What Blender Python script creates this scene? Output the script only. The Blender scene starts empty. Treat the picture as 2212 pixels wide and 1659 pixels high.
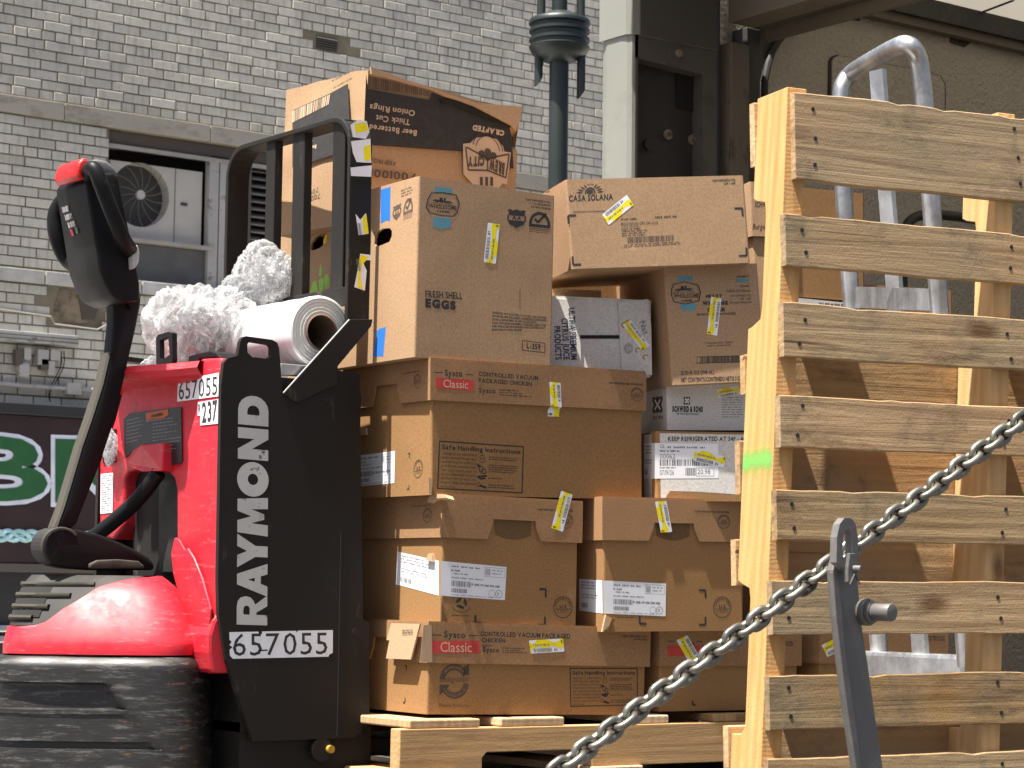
import bpy, bmesh, math, random
from mathutils import Vector, Matrix, noise
from mathutils.geometry import tessellate_polygon

V = Vector
rnd = random.Random(7)
scn = bpy.context.scene
COL = scn.collection

# ------------------------------------------------------------------ camera
# World: X runs along the street (and the truck), Y towards the building, Z up.
PHI = math.radians(37.0)          # street direction against the picture plane
PITCH = math.radians(5.2)
ROLL = 0.012
EYE = V((0, 0, 1.6))
FPX = 4822.0                      # focal length in pixels of a 2212 px wide picture
PW, PH = 2212.0, 1659.0
_f = V((math.sin(PHI), math.cos(PHI), 0)); _r = V((math.cos(PHI), -math.sin(PHI), 0)); _z = V((0, 0, 1))
FWD = _f * math.cos(PITCH) + _z * math.sin(PITCH)
_u = -_f * math.sin(PITCH) + _z * math.cos(PITCH)
RIGHT = _r * math.cos(ROLL) + _u * math.sin(ROLL)
UP = _u * math.cos(ROLL) - _r * math.sin(ROLL)
cd = bpy.data.cameras.new('camera'); cam = bpy.data.objects.new('camera', cd); COL.objects.link(cam)
cd.sensor_width = 36.0; cd.lens = 36.0 * FPX / PW; cd.clip_start = 0.05; cd.clip_end = 3000
cd.dof.use_dof = True; cd.dof.focus_distance = 4.7; cd.dof.aperture_fstop = 18.0
cam.matrix_world = Matrix(((RIGHT.x, UP.x, -FWD.x, EYE.x), (RIGHT.y, UP.y, -FWD.y, EYE.y), (RIGHT.z, UP.z, -FWD.z, EYE.z), (0, 0, 0, 1)))
scn.camera = cam

# ------------------------------------------------------------------ sky, sun, exposure
SUN_H = V((-1.0, -0.05, 0)).normalized()     # the sun stands high, over the near end of the street
SUN_EL = math.radians(69.5)
SUN = V((SUN_H.x * math.cos(SUN_EL), SUN_H.y * math.cos(SUN_EL), math.sin(SUN_EL)))
wd = bpy.data.worlds.new('World'); scn.world = wd; wd.use_nodes = True
nt = wd.node_tree; nt.nodes.clear()
sky = nt.nodes.new('ShaderNodeTexSky'); sky.sky_type = 'NISHITA'; sky.sun_disc = False
sky.sun_elevation = SUN_EL; sky.sun_rotation = math.atan2(SUN_H.x, SUN_H.y)
sky.air_density = 0.75; sky.dust_density = 5.0; sky.ozone_density = 1.0
bgn = nt.nodes.new('ShaderNodeBackground'); bgn.inputs['Strength'].default_value = 0.062
wo = nt.nodes.new('ShaderNodeOutputWorld')
nt.links.new(sky.outputs[0], bgn.inputs[0]); nt.links.new(bgn.outputs[0], wo.inputs[0])
sd = bpy.data.lights.new('sun', 'SUN'); sd.energy = 5.0; sd.angle = math.radians(0.53); sd.color = (1.0, 0.95, 0.87)
so = bpy.data.objects.new('sun', sd); COL.objects.link(so); so.location = (-3, -1, 12)
so.rotation_euler = (-SUN).to_track_quat('-Z', 'Y').to_euler()
scn.view_settings.view_transform = 'Standard'; scn.view_settings.look = 'None'
scn.view_settings.exposure = 1.5; scn.view_settings.gamma = 1.0
scn.cycles.max_bounces = 8; scn.cycles.use_denoising = True

# ------------------------------------------------------------------ small helpers
def ray(px, py):
    return (RIGHT * ((px - PW / 2) / FPX) + UP * ((PH / 2 - py) / FPX) + FWD)
def P(p, D):                       # a point of the picture at depth D (metres along the view axis)
    return EYE + ray(*p) * D
def hit(p, o, n):                  # ... on a plane
    d = ray(*p); return EYE + d * ((o - EYE).dot(n) / d.dot(n))
def onY(p, y): return hit(p, V((0, y, 0)), V((0, 1, 0)))
def onX(p, x): return hit(p, V((x, 0, 0)), V((1, 0, 0)))
def K(x0, y0, w):                  # coordinates read off an enlargement of the photograph
    s = w / 2212.0
    return lambda x, y: ((x0 + x * s) / 1.82278, (y0 + y * s) / 1.82278)

def thing(name, label, cat, T=None, group=None):
    o = bpy.data.objects.new(name, None); COL.objects.link(o)
    o.empty_display_size = 0.1
    if T is not None: o.matrix_world = T if isinstance(T, Matrix) else Matrix.Translation(T)
    o['label'] = label; o['category'] = cat
    if group: o['group'] = group
    return o
def link_mesh(name, me, parent=None, label=None, kind=None):
    o = bpy.data.objects.new(name, me); COL.objects.link(o)
    if parent is not None: o.parent = parent
    if label: o['label'] = label
    if kind: o['kind'] = kind
    return o
def obj(name, bm, m, parent=None, bevel=0, smooth=False, seg=2, label=None, kind=None, ang=35):
    if bevel:
        bm.normal_update()
        es = [e for e in bm.edges if len(e.link_faces) == 2 and e.calc_face_angle(0) > math.radians(ang)]
        bmesh.ops.bevel(bm, geom=es, offset=bevel, segments=seg, affect='EDGES', profile=0.5, clamp_overlap=True)
    bmesh.ops.recalc_face_normals(bm, faces=bm.faces)
    me = bpy.data.meshes.new(name); bm.to_mesh(me); bm.free()
    if smooth:
        for p in me.polygons: p.use_smooth = True
        try: me.set_sharp_from_angle(angle=math.radians(40))
        except Exception: pass
    me.materials.append(M[m] if isinstance(m, str) else m)
    return link_mesh(name, me, parent, label, kind)
def B(): return bmesh.new()
def box(bm, a, b):
    x0, y0, z0 = a; x1, y1, z1 = b
    v = [bm.verts.new(c) for c in ((x0,y0,z0),(x1,y0,z0),(x1,y1,z0),(x0,y1,z0),(x0,y0,z1),(x1,y0,z1),(x1,y1,z1),(x0,y1,z1))]
    for f in ((0,3,2,1),(4,5,6,7),(0,1,5,4),(1,2,6,5),(2,3,7,6),(3,0,4,7)): bm.faces.new([v[i] for i in f])
    return v
def prism(bm, pts, off):           # polygon of 3D points pushed along off
    off = V(off); a = [bm.verts.new(p) for p in pts]; b = [bm.verts.new(V(p) + off) for p in pts]
    bm.faces.new(a); bm.faces.new(list(reversed(b))); n = len(pts)
    for i in range(n): bm.faces.new((a[i], b[i], b[(i+1) % n], a[(i+1) % n]))
def prism_holes(bm, outer, holes, fn, off, back=True):   # fn maps 2D to 3D
    off = V(off); loops = [outer] + holes
    tris = tessellate_polygon([[V((x, y, 0)) for x, y in l] for l in loops])
    flat = [p for l in loops for p in l]
    a = [bm.verts.new(fn(*p)) for p in flat]; b = [bm.verts.new(V(fn(*p)) + off) for p in flat]
    for t in tris:
        try: bm.faces.new([a[i] for i in t])
        except ValueError: pass
        if back:
            try: bm.faces.new([b[i] for i in reversed(t)])
            except ValueError: pass
    k = 0
    for l in loops:
        n = len(l)
        for i in range(n):
            i0, i1 = k + i, k + (i + 1) % n
            bm.faces.new((a[i0], a[i1], b[i1], b[i0]))
        k += n
def tube(bm, pts, r, n=12, closed=False, cap=True, sq=None):
    pts = [V(p) for p in pts]; m = len(pts); rings = []
    rs = r if isinstance(r, (list, tuple)) else [r] * m
    up = None
    for i in range(m):
        if closed: t = pts[(i+1) % m] - pts[i-1]
        else: t = pts[min(i+1, m-1)] - pts[max(i-1, 0)]
        t.normalize()
        if up is None:
            up = V((0, 0, 1)) if abs(t.z) < 0.9 else V((0, 1, 0))
        s = t.cross(up)
        if s.length < 1e-6: s = t.orthogonal()
        s.normalize(); up = s.cross(t).normalized()
        rings.append([bm.verts.new(pts[i] + (s * math.cos(2*math.pi*k/n) + up * math.sin(2*math.pi*k/n)) * rs[i]) for k in range(n)])
    for i in range(m if closed else m - 1):
        a, b = rings[i], rings[(i+1) % m]
        for k in range(n): bm.faces.new((a[k], a[(k+1) % n], b[(k+1) % n], b[k]))
    if cap and not closed:
        bm.faces.new(list(reversed(rings[0]))); bm.faces.new(rings[-1])
def smooth_path(pts, it=3):
    pts = [V(p) for p in pts]
    for _ in range(it):
        q = [pts[0]]
        for a, b in zip(pts, pts[1:]): q += [a * .75 + b * .25, a * .25 + b * .75]
        pts = q + [pts[-1]]
    return pts
def cyl(bm, a, b, r, n=24, r2=None):
    tube(bm, [a, b], [r, r if r2 is None else r2], n)
def loft(bm, rings, close_ring=False, cap0=False, cap1=False):
    vs = [[bm.verts.new(p) for p in r] for r in rings]
    for a, b in zip(vs, vs[1:]):
        n = len(a)
        for k in range(n if close_ring else n - 1): bm.faces.new((a[k], a[(k+1) % n], b[(k+1) % n], b[k]))
    if cap0: bm.faces.new(list(reversed(vs[0])))
    if cap1: bm.faces.new(vs[-1])
    return vs

# ------------------------------------------------------------------ materials
M = {}
class G:                           # tiny node-graph writer
    def __init__(s, name):
        m = bpy.data.materials.new(name); m.use_nodes = True; s.m = m; s.t = m.node_tree
        s.b = s.t.nodes['Principled BSDF']; M[name] = m
    def n(s, k, **kw):
        x = s.t.nodes.new('ShaderNode' + k)
        for a, b in kw.items(): setattr(x, a, b)
        return x
    def l(s, a, b): s.t.links.new(a, b)
    def co(s, kind='Object', scale=(1, 1, 1), rot=(0, 0, 0), rand=False):
        c = s.n('TexCoord'); mp = s.n('Mapping'); s.l(c.outputs[kind], mp.inputs[0])
        mp.inputs['Scale'].default_value = scale; mp.inputs['Rotation'].default_value = rot
        if rand:
            oi = s.n('ObjectInfo'); mu = s.n('Math', operation='MULTIPLY'); s.l(oi.outputs['Random'], mu.inputs[0]); mu.inputs[1].default_value = 37.0
            s.l(mu.outputs[0], mp.inputs['Location'])
        return mp.outputs[0]
    def noise(s, co, scale, detail=3, rough=0.55, dist=0.0):
        x = s.n('TexNoise'); s.l(co, x.inputs['Vector']); x.inputs['Scale'].default_value = scale
        x.inputs['Detail'].default_value = detail; x.inputs['Roughness'].default_value = rough; x.inputs['Distortion'].default_value = dist
        return x.outputs['Fac']
    def ramp(s, fac, stops):
        x = s.n('ValToRGB'); s.l(fac, x.inputs[0]); e = x.color_ramp.elements
        while len(e) < len(stops): e.new(0.5)
        for i, (p, c) in enumerate(stops):
            e[i].position = p; e[i].color = (c[0], c[1], c[2], 1) if hasattr(c, '__len__') else (c, c, c, 1)
        return x.outputs[0]
    def mix(s, fac, a, b, mode='MIX'):
        x = s.n('Mix', data_type='RGBA', blend_type=mode)
        for sock, v in ((x.inputs[0], fac), (x.inputs[6], a), (x.inputs[7], b)):
            if hasattr(v, 'is_linked') or hasattr(v, 'links'): s.l(v, sock)
            elif hasattr(v, '__len__'): sock.default_value = (v[0], v[1], v[2], 1)
            else: sock.default_value = v
        return x.outputs[2]
    def bump(s, h, strength=0.3, dist=0.01, prev=None):
        x = s.n('Bump'); s.l(h, x.inputs['Height']); x.inputs['Strength'].default_value = strength; x.inputs['Distance'].default_value = dist
        if prev is not None: s.l(prev, x.inputs['Normal'])
        return x.outputs[0]
    def set(s, col=None, rough=None, metal=None, nrm=None, **kw):
        for k, v in (('Base Color', col), ('Roughness', rough), ('Metallic', metal), ('Normal', nrm)):
            if v is None: continue
            i = s.b.inputs[k]
            if hasattr(v, 'links'): s.l(v, i)
            elif hasattr(v, '__len__'): i.default_value = (v[0], v[1], v[2], 1)
            else: i.default_value = v
        for k, v in kw.items(): s.b.inputs[k.replace('_', ' ')].default_value = v
        return s.m

def plain(name, c, rough=0.5, metal=0.0, var=0.12, scale=9, bump=0.0, bscale=120, spec=None):
    g = G(name); co = g.co(rand=True)
    f = g.noise(co, scale, 4)
    col = g.mix(g.ramp(f, [(0.3, 0), (0.7, 1)]), [x * (1 - var) for x in c], [min(1, x * (1 + var)) for x in c])
    n = None
    if bump: n = g.bump(g.noise(co, bscale, 3), bump, 0.004)
    g.set(col, rough, metal, n)
    if spec is not None: g.b.inputs['Specular IOR Level'].default_value = spec
    return g.m
def worn(name, c, wear, rough=0.45, metal=0.0, amount=0.55, scale=14, stretch=(1, 1, 1), bump=0.1, soft=0.08, spec=0.5):
    g = G(name); co = g.co(scale=stretch, rand=True)
    f1 = g.noise(co, scale, 6, 0.7); f2 = g.noise(co, scale * 0.25, 3)
    mask = g.ramp(f1, [(amount, 0), (amount + soft, 1)])
    mask = g.mix(1.0, mask, g.ramp(f2, [(0.4, 0), (0.6, 1)]), 'MULTIPLY')
    base = g.mix(f2, [x * 0.8 for x in c], [min(1, x * 1.25) for x in c])
    col = g.mix(mask, base, wear)
    g.set(col, g.ramp(f2, [(0.3, max(0.05, rough - 0.1)), (0.7, rough + 0.12)]), metal, g.bump(f1, bump, 0.003), Specular_IOR_Level=spec)
    return g.m
def cardboard(name, c):
    g = G(name); co = g.co(rand=True)
    f = g.noise(co, 3.0, 3); fine = g.noise(co, 260, 4, 0.7); fl = g.noise(g.co(scale=(1, 1, 0.02), rand=True), 210, 2)
    col = g.mix(g.ramp(f, [(0.3, 0), (0.7, 1)]), [x * 0.94 for x in c], [x * 1.06 for x in c])
    col = g.mix(g.ramp(fine, [(0.42, 0), (0.62, 1)]), col, g.mix(1.0, col, (0.78, 0.77, 0.74), 'MULTIPLY'))
    scuff = g.ramp(g.noise(co, 26, 6, 0.75), [(0.62, 0), (0.72, 0.35)])
    col = g.mix(scuff, col, [min(1, x * 1.5 + 0.05) for x in c])
    n = g.bump(g.noise(co, 4.0, 2), 0.16, 0.02); n = g.bump(fl, 0.10, 0.002, n); n = g.bump(fine, 0.12, 0.001, n)
    return g.set(col, 0.86, 0, n, Specular_IOR_Level=0.2)
def wood(name, c1, c2, axis=0, stain=0.3, grey=None, old=False):
    g = G(name); sc = [34, 34, 34]; sc[axis] = 1.6
    co = g.co(scale=sc, rand=True); iso = g.co(rand=True)
    wv = g.noise(co, 1.0, 6, 0.65, 0.6)
    s2 = [9, 9, 9]; s2[axis] = 0.7
    fig = g.n('TexWave', wave_type='RINGS', rings_direction='XYZ'[axis])
    g.l(g.co(scale=s2, rand=True), fig.inputs[0]); fig.inputs['Scale'].default_value = 2.2; fig.inputs['Distortion'].default_value = 5.0
    fig.inputs['Detail'].default_value = 3; fig.inputs['Detail Scale'].default_value = 1.2
    f = g.mix(0.35, g.ramp(wv, [(0.28, 0), (0.72, 1)]), fig.outputs['Fac'])
    col = g.mix(f, c1, c2)
    oi = g.n('ObjectInfo'); hs = g.n('HueSaturation'); g.l(col, hs.inputs['Color'])
    mr = g.n('MapRange'); g.l(oi.outputs['Random'], mr.inputs[0]); mr.inputs[3].default_value = 0.68; mr.inputs[4].default_value = 1.22; g.l(mr.outputs[0], hs.inputs['Value'])
    mr2 = g.n('MapRange'); g.l(oi.outputs['Random'], mr2.inputs[0]); mr2.inputs[3].default_value = 1.12; mr2.inputs[4].default_value = 0.8; g.l(mr2.outputs[0], hs.inputs['Saturation'])
    col = hs.outputs[0]
    fr = g.n('Math', operation='MULTIPLY'); g.l(oi.outputs['Random'], fr.inputs[0]); fr.inputs[1].default_value = 7.31; fc = g.n('Math', operation='FRACT'); g.l(fr.outputs[0], fc.inputs[0])
    col = g.mix(g.ramp(fc.outputs[0], [(0.45, 0), (0.9, 0.5)]), col, g.mix(1.0, col, (1.0, 0.78, 0.56), 'MULTIPLY'))
    if grey is not None: col = g.mix(g.ramp(g.noise(iso, 3.5, 4), [(0.4, 0), (0.66, 0.75)]), col, grey)
    st = [12, 12, 12]; st[axis] = 3
    sm = g.ramp(g.noise(g.co(scale=st, rand=True), 1.0, 6, 0.75), [(0.52, 0), (0.72, stain)])
    col = g.mix(sm, col, (0.035, 0.025, 0.018))
    if old:                                                     # dark splits along the grain and blotches of dirt
        s4 = [70, 70, 70]; s4[axis] = 1.1
        ck = g.ramp(g.noise(g.co(scale=s4, rand=True), 1.0, 3, 0.5), [(0.285, 0.85), (0.33, 0.0)]); col = g.mix(ck, col, (0.045, 0.03, 0.02))
        bl = g.ramp(g.noise(iso, 7, 6, 0.75), [(0.54, 0), (0.68, 0.5)]); col = g.mix(bl, col, (0.10, 0.07, 0.045))
    vo = g.n('TexVoronoi'); s3 = [7, 7, 7]; s3[axis] = 3.0
    g.l(g.co(scale=s3, rand=True), vo.inputs['Vector']); vo.inputs['Scale'].default_value = 1.0
    kn = g.ramp(vo.outputs['Distance'], [(0.05, 0.8), (0.13, 0.0)])
    col = g.mix(kn, col, (0.10, 0.04, 0.015))
    saw = g.n('TexWave', wave_type='BANDS', bands_direction='XYZ'[axis]); g.l(g.co(rot=((0.65, 0, 0) if axis == 2 else (0, 0.5, 0)), rand=True), saw.inputs[0]); saw.inputs['Scale'].default_value = 55; saw.inputs['Distortion'].default_value = 4.0; saw.inputs['Detail'].default_value = 3
    n = g.bump(wv, 0.55, 0.004); n = g.bump(saw.outputs['Fac'], 0.07, 0.002, n); n = g.bump(g.noise(iso, 160, 4, 0.7), 0.25, 0.002, n)
    return g.set(col, 0.82, 0, n, Specular_IOR_Level=0.25)

cardboard('cardboard_orange', (0.325, 0.18, 0.076))
cardboard('cardboard_tan', (0.41, 0.265, 0.155))
cardboard('cardboard_red', (0.335, 0.19, 0.095))
cardboard('cardboard_white', (0.66, 0.635, 0.60))
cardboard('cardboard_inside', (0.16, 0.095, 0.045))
cardboard('cardboard_torn', (0.52, 0.36, 0.22))
wood('wood_fresh', (0.74, 0.50, 0.25), (0.52, 0.31, 0.125), 2, 0.2)
wood('wood_fresh_x', (0.55, 0.34, 0.145), (0.40, 0.23, 0.09), 0, 0.25)
wood('wood_grey', (0.48, 0.325, 0.16), (0.24, 0.14, 0.058), 0, 0.8, (0.29, 0.225, 0.135), True)
wood('wood_back', (0.60, 0.38, 0.18), (0.42, 0.24, 0.10), 0, 0.9, (0.36, 0.25, 0.14), True)
wood('wood_end', (0.60, 0.42, 0.24), (0.42, 0.27, 0.13), 2, 0.2)
plain('ink', (0.028, 0.026, 0.026), 0.75, var=0.25, scale=60)
plain('ink_soft', (0.085, 0.06, 0.045), 0.8, var=0.25, scale=60)
plain('ink_grey', (0.17, 0.17, 0.18), 0.8)
plain('ink_navy', (0.03, 0.04, 0.09), 0.7)
plain('ink_red', (0.50, 0.045, 0.04), 0.75, var=0.18, scale=40)
plain('ink_teal', (0.10, 0.26, 0.32), 0.75)
plain('ink_gold', (0.42, 0.23, 0.02), 0.6)
plain('ink_green', (0.28, 0.55, 0.08), 0.7)
plain('ink_cream', (0.55, 0.40, 0.27), 0.8)
plain('paper', (0.80, 0.80, 0.82), 0.6, var=0.04)
plain('paper_cool', (0.74, 0.76, 0.80), 0.55, var=0.04)
plain('yellow', (0.86, 0.72, 0.0), 0.6, var=0.10, scale=50)
plain('tape_blue', (0.02, 0.16, 0.62), 0.55, var=0.08)
plain('lemon', (0.90, 0.60, 0.0), 0.4)
plain('packing_tape', (0.45, 0.31, 0.19), 0.22)
plain('spray_green', (0.13, 0.42, 0.08), 0.8, var=0.35, scale=40)

# ------------------------------------------------------------------ lettering
CH = "ABCDEFGHIJKLMNOPQRSTUVWXYZabcdefghijklmnopqrstuvwxyz0123456789&-./%(),'"
GL = {}
def make_glyphs():
    tmp = []
    for wgt, off, res in (('n', 0.0, 2), ('b', 0.028, 3), ('x', 0.075, 4)):
        for c in CH:
            cu = bpy.data.curves.new('g', 'FONT'); cu.body = c; cu.size = 1.0; cu.resolution_u = res; cu.offset = off
            cu.fill_mode = 'FRONT'
            o = bpy.data.objects.new('g', cu); COL.objects.link(o); tmp.append((wgt, c, o))
    dg = bpy.context.evaluated_depsgraph_get(); dg.update()
    for wgt, c, o in tmp:
        me = o.evaluated_get(dg).to_mesh()
        vs = [(v.co.x, v.co.y) for v in me.vertices]; fs = [tuple(p.vertices) for p in me.polygons]
        GL[(wgt, c)] = (vs, fs); o.evaluated_get(dg).to_mesh_clear()
    for _, _, o in tmp:
        d = o.data; bpy.data.objects.remove(o); bpy.data.curves.remove(d)
make_glyphs()
def text_poly(s, w='n', gap=0.085):
    x = 0; V2 = []; F2 = []
    capv = GL[(w, 'H')][0]; y0 = min(v[1] for v in capv); y1 = max(v[1] for v in capv)
    for c in s:
        if c == ' ': x += 0.27; continue
        vs, fs = GL[(w, c)]
        if not vs: continue
        a = min(v[0] for v in vs); b = max(v[0] for v in vs); k = len(V2)
        V2 += [(x + v[0] - a, (v[1] - y0) / (y1 - y0)) for v in vs]; F2 += [tuple(i + k for i in f) for f in fs]
        x += b - a + gap
    L = max(1e-6, x - gap)
    return [(p / L, q) for p, q in V2], F2

class Face:                        # a flat side of a thing, in that thing's own axes
    def __init__(s, T, o, ax, ay, n):
        s.T = T; s.Ti = T.inverted(); s.o = V(o); s.ax = V(ax); s.ay = V(ay); s.n = V(n)
    def uv(s, p):
        o = s.Ti @ EYE; d = s.Ti.to_3x3() @ ray(*p); t = (s.o - o).dot(s.n) / d.dot(s.n); q = o + d * t - s.o
        return V((q.dot(s.ax), q.dot(s.ay)))
    def pt(s, q, e): return s.o + s.ax * q[0] + s.ay * q[1] + s.n * e
    def aff(s, p0, p1, p2):        # unit square -> face, from three picture points (origin, end of x, end of y)
        a, b, c = s.uv(p0), s.uv(p1), s.uv(p2); return lambda x, y: a + (b - a) * x + (c - a) * y
    def quad(s, p00, p10, p11, p01):
        a, b, c, d = s.uv(p00), s.uv(p10), s.uv(p11), s.uv(p01)
        return lambda x, y: a * ((1-x)*(1-y)) + b * (x*(1-y)) + c * (x*y) + d * ((1-x)*y)
class Ink:
    def __init__(s, face, e=0.0003): s.f = face; s.e = e; s.v = []; s.p = []; s.g = []
    def raw(s, pts, faces):
        k = len(s.v); k2 = len(s.p); s.v += [s.f.pt(q, s.e) for q in pts]; s.p += [tuple(i + k for i in f) for f in faces]
        xs = [q[0] for q in pts]; ys = [q[1] for q in pts]; s.g.append((min(xs), min(ys), max(xs), max(ys), k, len(s.v), k2, len(s.p)))
    def poly(s, pts):              # 2D face coordinates, may be concave
        t = tessellate_polygon([[V((q[0], q[1], 0)) for q in pts]]); s.raw(pts, t); return s
    def polyh(s, outer, holes):
        loops = [outer] + holes; flat = [q for l in loops for q in l]
        s.raw(flat, tessellate_polygon([[V((q[0], q[1], 0)) for q in l] for l in loops])); return s
    def px(s, pts): return s.poly([s.f.uv(p) for p in pts])
    def text(s, t, A, w='n', gap=0.085):
        vs, fs = text_poly(t, w, gap); s.raw([A(x, y) for x, y in vs], fs); return s
    def t(s, t, p0, p1, p2, w='n', gap=0.085): return s.text(t, s.f.aff(p0, p1, p2), w, gap)
    def line(s, a, b, wd):
        a, b = V(a), V(b); d = (b - a); n = V((-d.y, d.x)).normalized() * wd / 2; s.raw([a - n, b - n, b + n, a + n], [(0, 1, 2, 3)]); return s
    def frame(s, A, tx, ty):
        for x0, y0, x1, y1 in ((0, 0, 1, ty), (0, 1-ty, 1, 1), (0, ty, tx, 1-ty), (1-tx, ty, 1, 1-ty)):
            s.raw([A(x0, y0), A(x1, y0), A(x1, y1), A(x0, y1)], [(0, 1, 2, 3)])
        return s
    def ring(s, A, cx, cy, rx, ry, th, a0=0, a1=360, n=28):
        o = []; i = []
        for k in range(n + 1):
            t = math.radians(a0 + (a1 - a0) * k / n); o.append(A(cx + rx * math.cos(t), cy + ry * math.sin(t))); i.append(A(cx + rx * (1-th) * math.cos(t), cy + ry * (1-th) * math.sin(t)))
        s.raw(o + i, [(k, k+1, n+2+k, n+1+k) for k in range(n)]); return s
    def disc(s, A, cx, cy, rx, ry, n=24):
        s.poly([A(cx + rx * math.cos(2*math.pi*k/n), cy + ry * math.sin(2*math.pi*k/n)) for k in range(n)]); return s
    def rect(s, A, x0, y0, x1, y1): s.raw([A(x0, y0), A(x1, y0), A(x1, y1), A(x0, y1)], [(0, 1, 2, 3)]); return s
    def bars(s, A, n=26, seed=1, x0=0, y0=0, x1=1, y1=1):
        r = random.Random(seed); x = x0; st = (x1 - x0) / n
        while x < x1:
            w = st * r.choice((0.35, 0.5, 0.8, 1.0)); s.rect(A, x, y0, min(x1, x + w), y1); x += w + st * r.choice((0.3, 0.4, 0.7))
        return s
    def greek(s, A, rows, seed=1, x0=0, y0=0, x1=1, y1=1, fill=0.55, word=0.10, ragged=0.2):
        r = random.Random(seed); h = (y1 - y0) / rows
        for k in range(rows):
            yb = y1 - (k + 1) * h + h * (1 - fill) / 2; x = x0; xe = x1 - (x1 - x0) * ragged * r.random()
            while x < xe - 0.01:
                w = min(xe - x, (x1 - x0) * word * r.uniform(0.4, 1.5)); n = max(1, int(w / ((x1 - x0) * word) * 5))
                for q in range(n):
                    a = x + w * q / n; b = a + w / n * r.uniform(0.6, 0.85); t0 = r.choice((0, 0, 0.15)); t1 = r.choice((1, 0.8, 1))
                    s.rect(A, a, yb + h * fill * t0, b, yb + h * fill * t1)
                x += w + (x1 - x0) * word * 0.22
        return s
    def obj(s, name, mat, parent, label=None):
        n = len(s.g); root = list(range(n))                     # marks that stand apart become parts of their own
        def find(i):
            while root[i] != i: root[i] = root[root[i]]; i = root[i]
            return i
        for i in range(n):
            a = s.g[i]; ea = max(a[2] - a[0], a[3] - a[1])
            for j in range(i):
                b = s.g[j]; gx = max(0, max(a[0], b[0]) - min(a[2], b[2])); gy = max(0, max(a[1], b[1]) - min(a[3], b[3]))
                if max(gx, gy) < .4 * max(ea, b[2] - b[0], b[3] - b[1]) and max(gx, gy) < .05: root[find(i)] = find(j)
        out = None; groups = {}
        for i in range(n): groups.setdefault(find(i), []).append(i)
        for ids in groups.values():
            vs = []; fs = []
            for i in ids:
                g_ = s.g[i]; d = len(vs) - g_[4]; vs += [tuple(v) for v in s.v[g_[4]:g_[5]]]; fs += [tuple(q + d for q in f) for f in s.p[g_[6]:g_[7]]]
            me = bpy.data.meshes.new(name); me.from_pydata(vs, [], fs); me.update(); me.materials.append(M[mat])
            o = link_mesh(name, me, parent, label); out = out or o
        return out
# ================================================================== the setting
g = G('asphalt'); co = g.co(); f = g.noise(co, 3, 5); fn = g.noise(co, 300, 3)
g.set(g.mix(f, (0.04, 0.04, 0.042), (0.075, 0.073, 0.07)), 0.9, 0, g.bump(fn, 0.4, 0.004))
g = G('pavement'); co = g.co(); f = g.noise(co, 2, 6)
g.set(g.mix(f, (0.26, 0.25, 0.24), (0.38, 0.37, 0.35)), 0.9, 0, g.bump(g.noise(co, 150, 3), 0.2, 0.003))
bm = B(); box(bm, (-400, -400, -0.4), (400, 8.2, 0.0)); o = obj('street', bm, 'asphalt'); o['kind'] = 'structure'
bm = B(); box(bm, (-400, 8.2, -0.4), (400, 400, 0.14)); o = obj('sidewalk', bm, 'pavement'); o['kind'] = 'structure'

# ---- brick building across the pavement
def brick_mat(name, island):
    g = G(name)
    if island:
        r = g.n('NewGeometry').outputs['Random Per Island']
    else:
        r = g.n('ObjectInfo').outputs['Random']
    co = g.co('Object'); tc = g.n('NewGeometry').outputs['Position']
    fine = g.n('TexNoise'); g.l(tc, fine.inputs['Vector']); fine.inputs['Scale'].default_value = 28; fine.inputs['Detail'].default_value = 6; fine.inputs['Roughness'].default_value = 0.7
    big = g.n('TexNoise'); g.l(tc, big.inputs['Vector']); big.inputs['Scale'].default_value = 0.9; big.inputs['Detail'].default_value = 5
    mp = g.n('Mapping'); g.l(tc, mp.inputs[0]); mp.inputs['Scale'].default_value = (30, 30, 4)
    dr = g.n('TexNoise'); g.l(mp.outputs[0], dr.inputs['Vector']); dr.inputs['Scale'].default_value = 1.0; dr.inputs['Detail'].default_value = 4
    base = g.ramp(r, [(0.0, (0.43, 0.405, 0.35)), (0.06, (0.50, 0.475, 0.415)), (0.5, (0.55, 0.525, 0.46)), (0.95, (0.585, 0.56, 0.495)), (1.0, (0.62, 0.595, 0.53))])
    col = g.mix(g.ramp(big.outputs['Fac'], [(0.36, 0.5), (0.60, 0.0)]), base, (0.32, 0.31, 0.29))
    col = g.mix(g.ramp(dr.outputs['Fac'], [(0.5, 0), (0.72, 0.45)]), col, (0.20, 0.195, 0.18))
    col = g.mix(g.ramp(fine.outputs['Fac'], [(0.48, 0), (0.72, 0.3)]), col, (0.26, 0.245, 0.21))
    g.set(col, 0.55, 0, g.bump(fine.outputs['Fac'], 0.25, 0.004))
brick_mat('brick_glazed', False); brick_mat('brick_glazed_joined', True)
plain('mortar', (0.18, 0.155, 0.11), 0.95, var=0.35, scale=5, bump=0.4, bscale=90)
worn('stone', (0.30, 0.28, 0.24), (0.13, 0.115, 0.09), 0.9, amount=0.5, scale=6, stretch=(1, 1, 2.5), bump=0.3, soft=0.3, spec=0.2)
plain('sill_stone', (0.38, 0.375, 0.36), 0.8, var=0.25, scale=7, bump=0.2)
worn('rust_stain', (0.22, 0.18, 0.12), (0.08, 0.055, 0.035), 0.95, amount=0.45, scale=9, bump=0.6, soft=0.2)
plain('dark_void', (0.012, 0.011, 0.010), 0.9)
worn('alu_paint', (0.34, 0.335, 0.32), (0.16, 0.15, 0.13), 0.5, amount=0.55, scale=12)
worn('dark_frame', (0.075, 0.06, 0.05), (0.16, 0.13, 0.10), 0.6, amount=0.6, scale=10)
plain('ac_white', (0.42, 0.40, 0.365), 0.5, var=0.12, scale=4)
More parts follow.
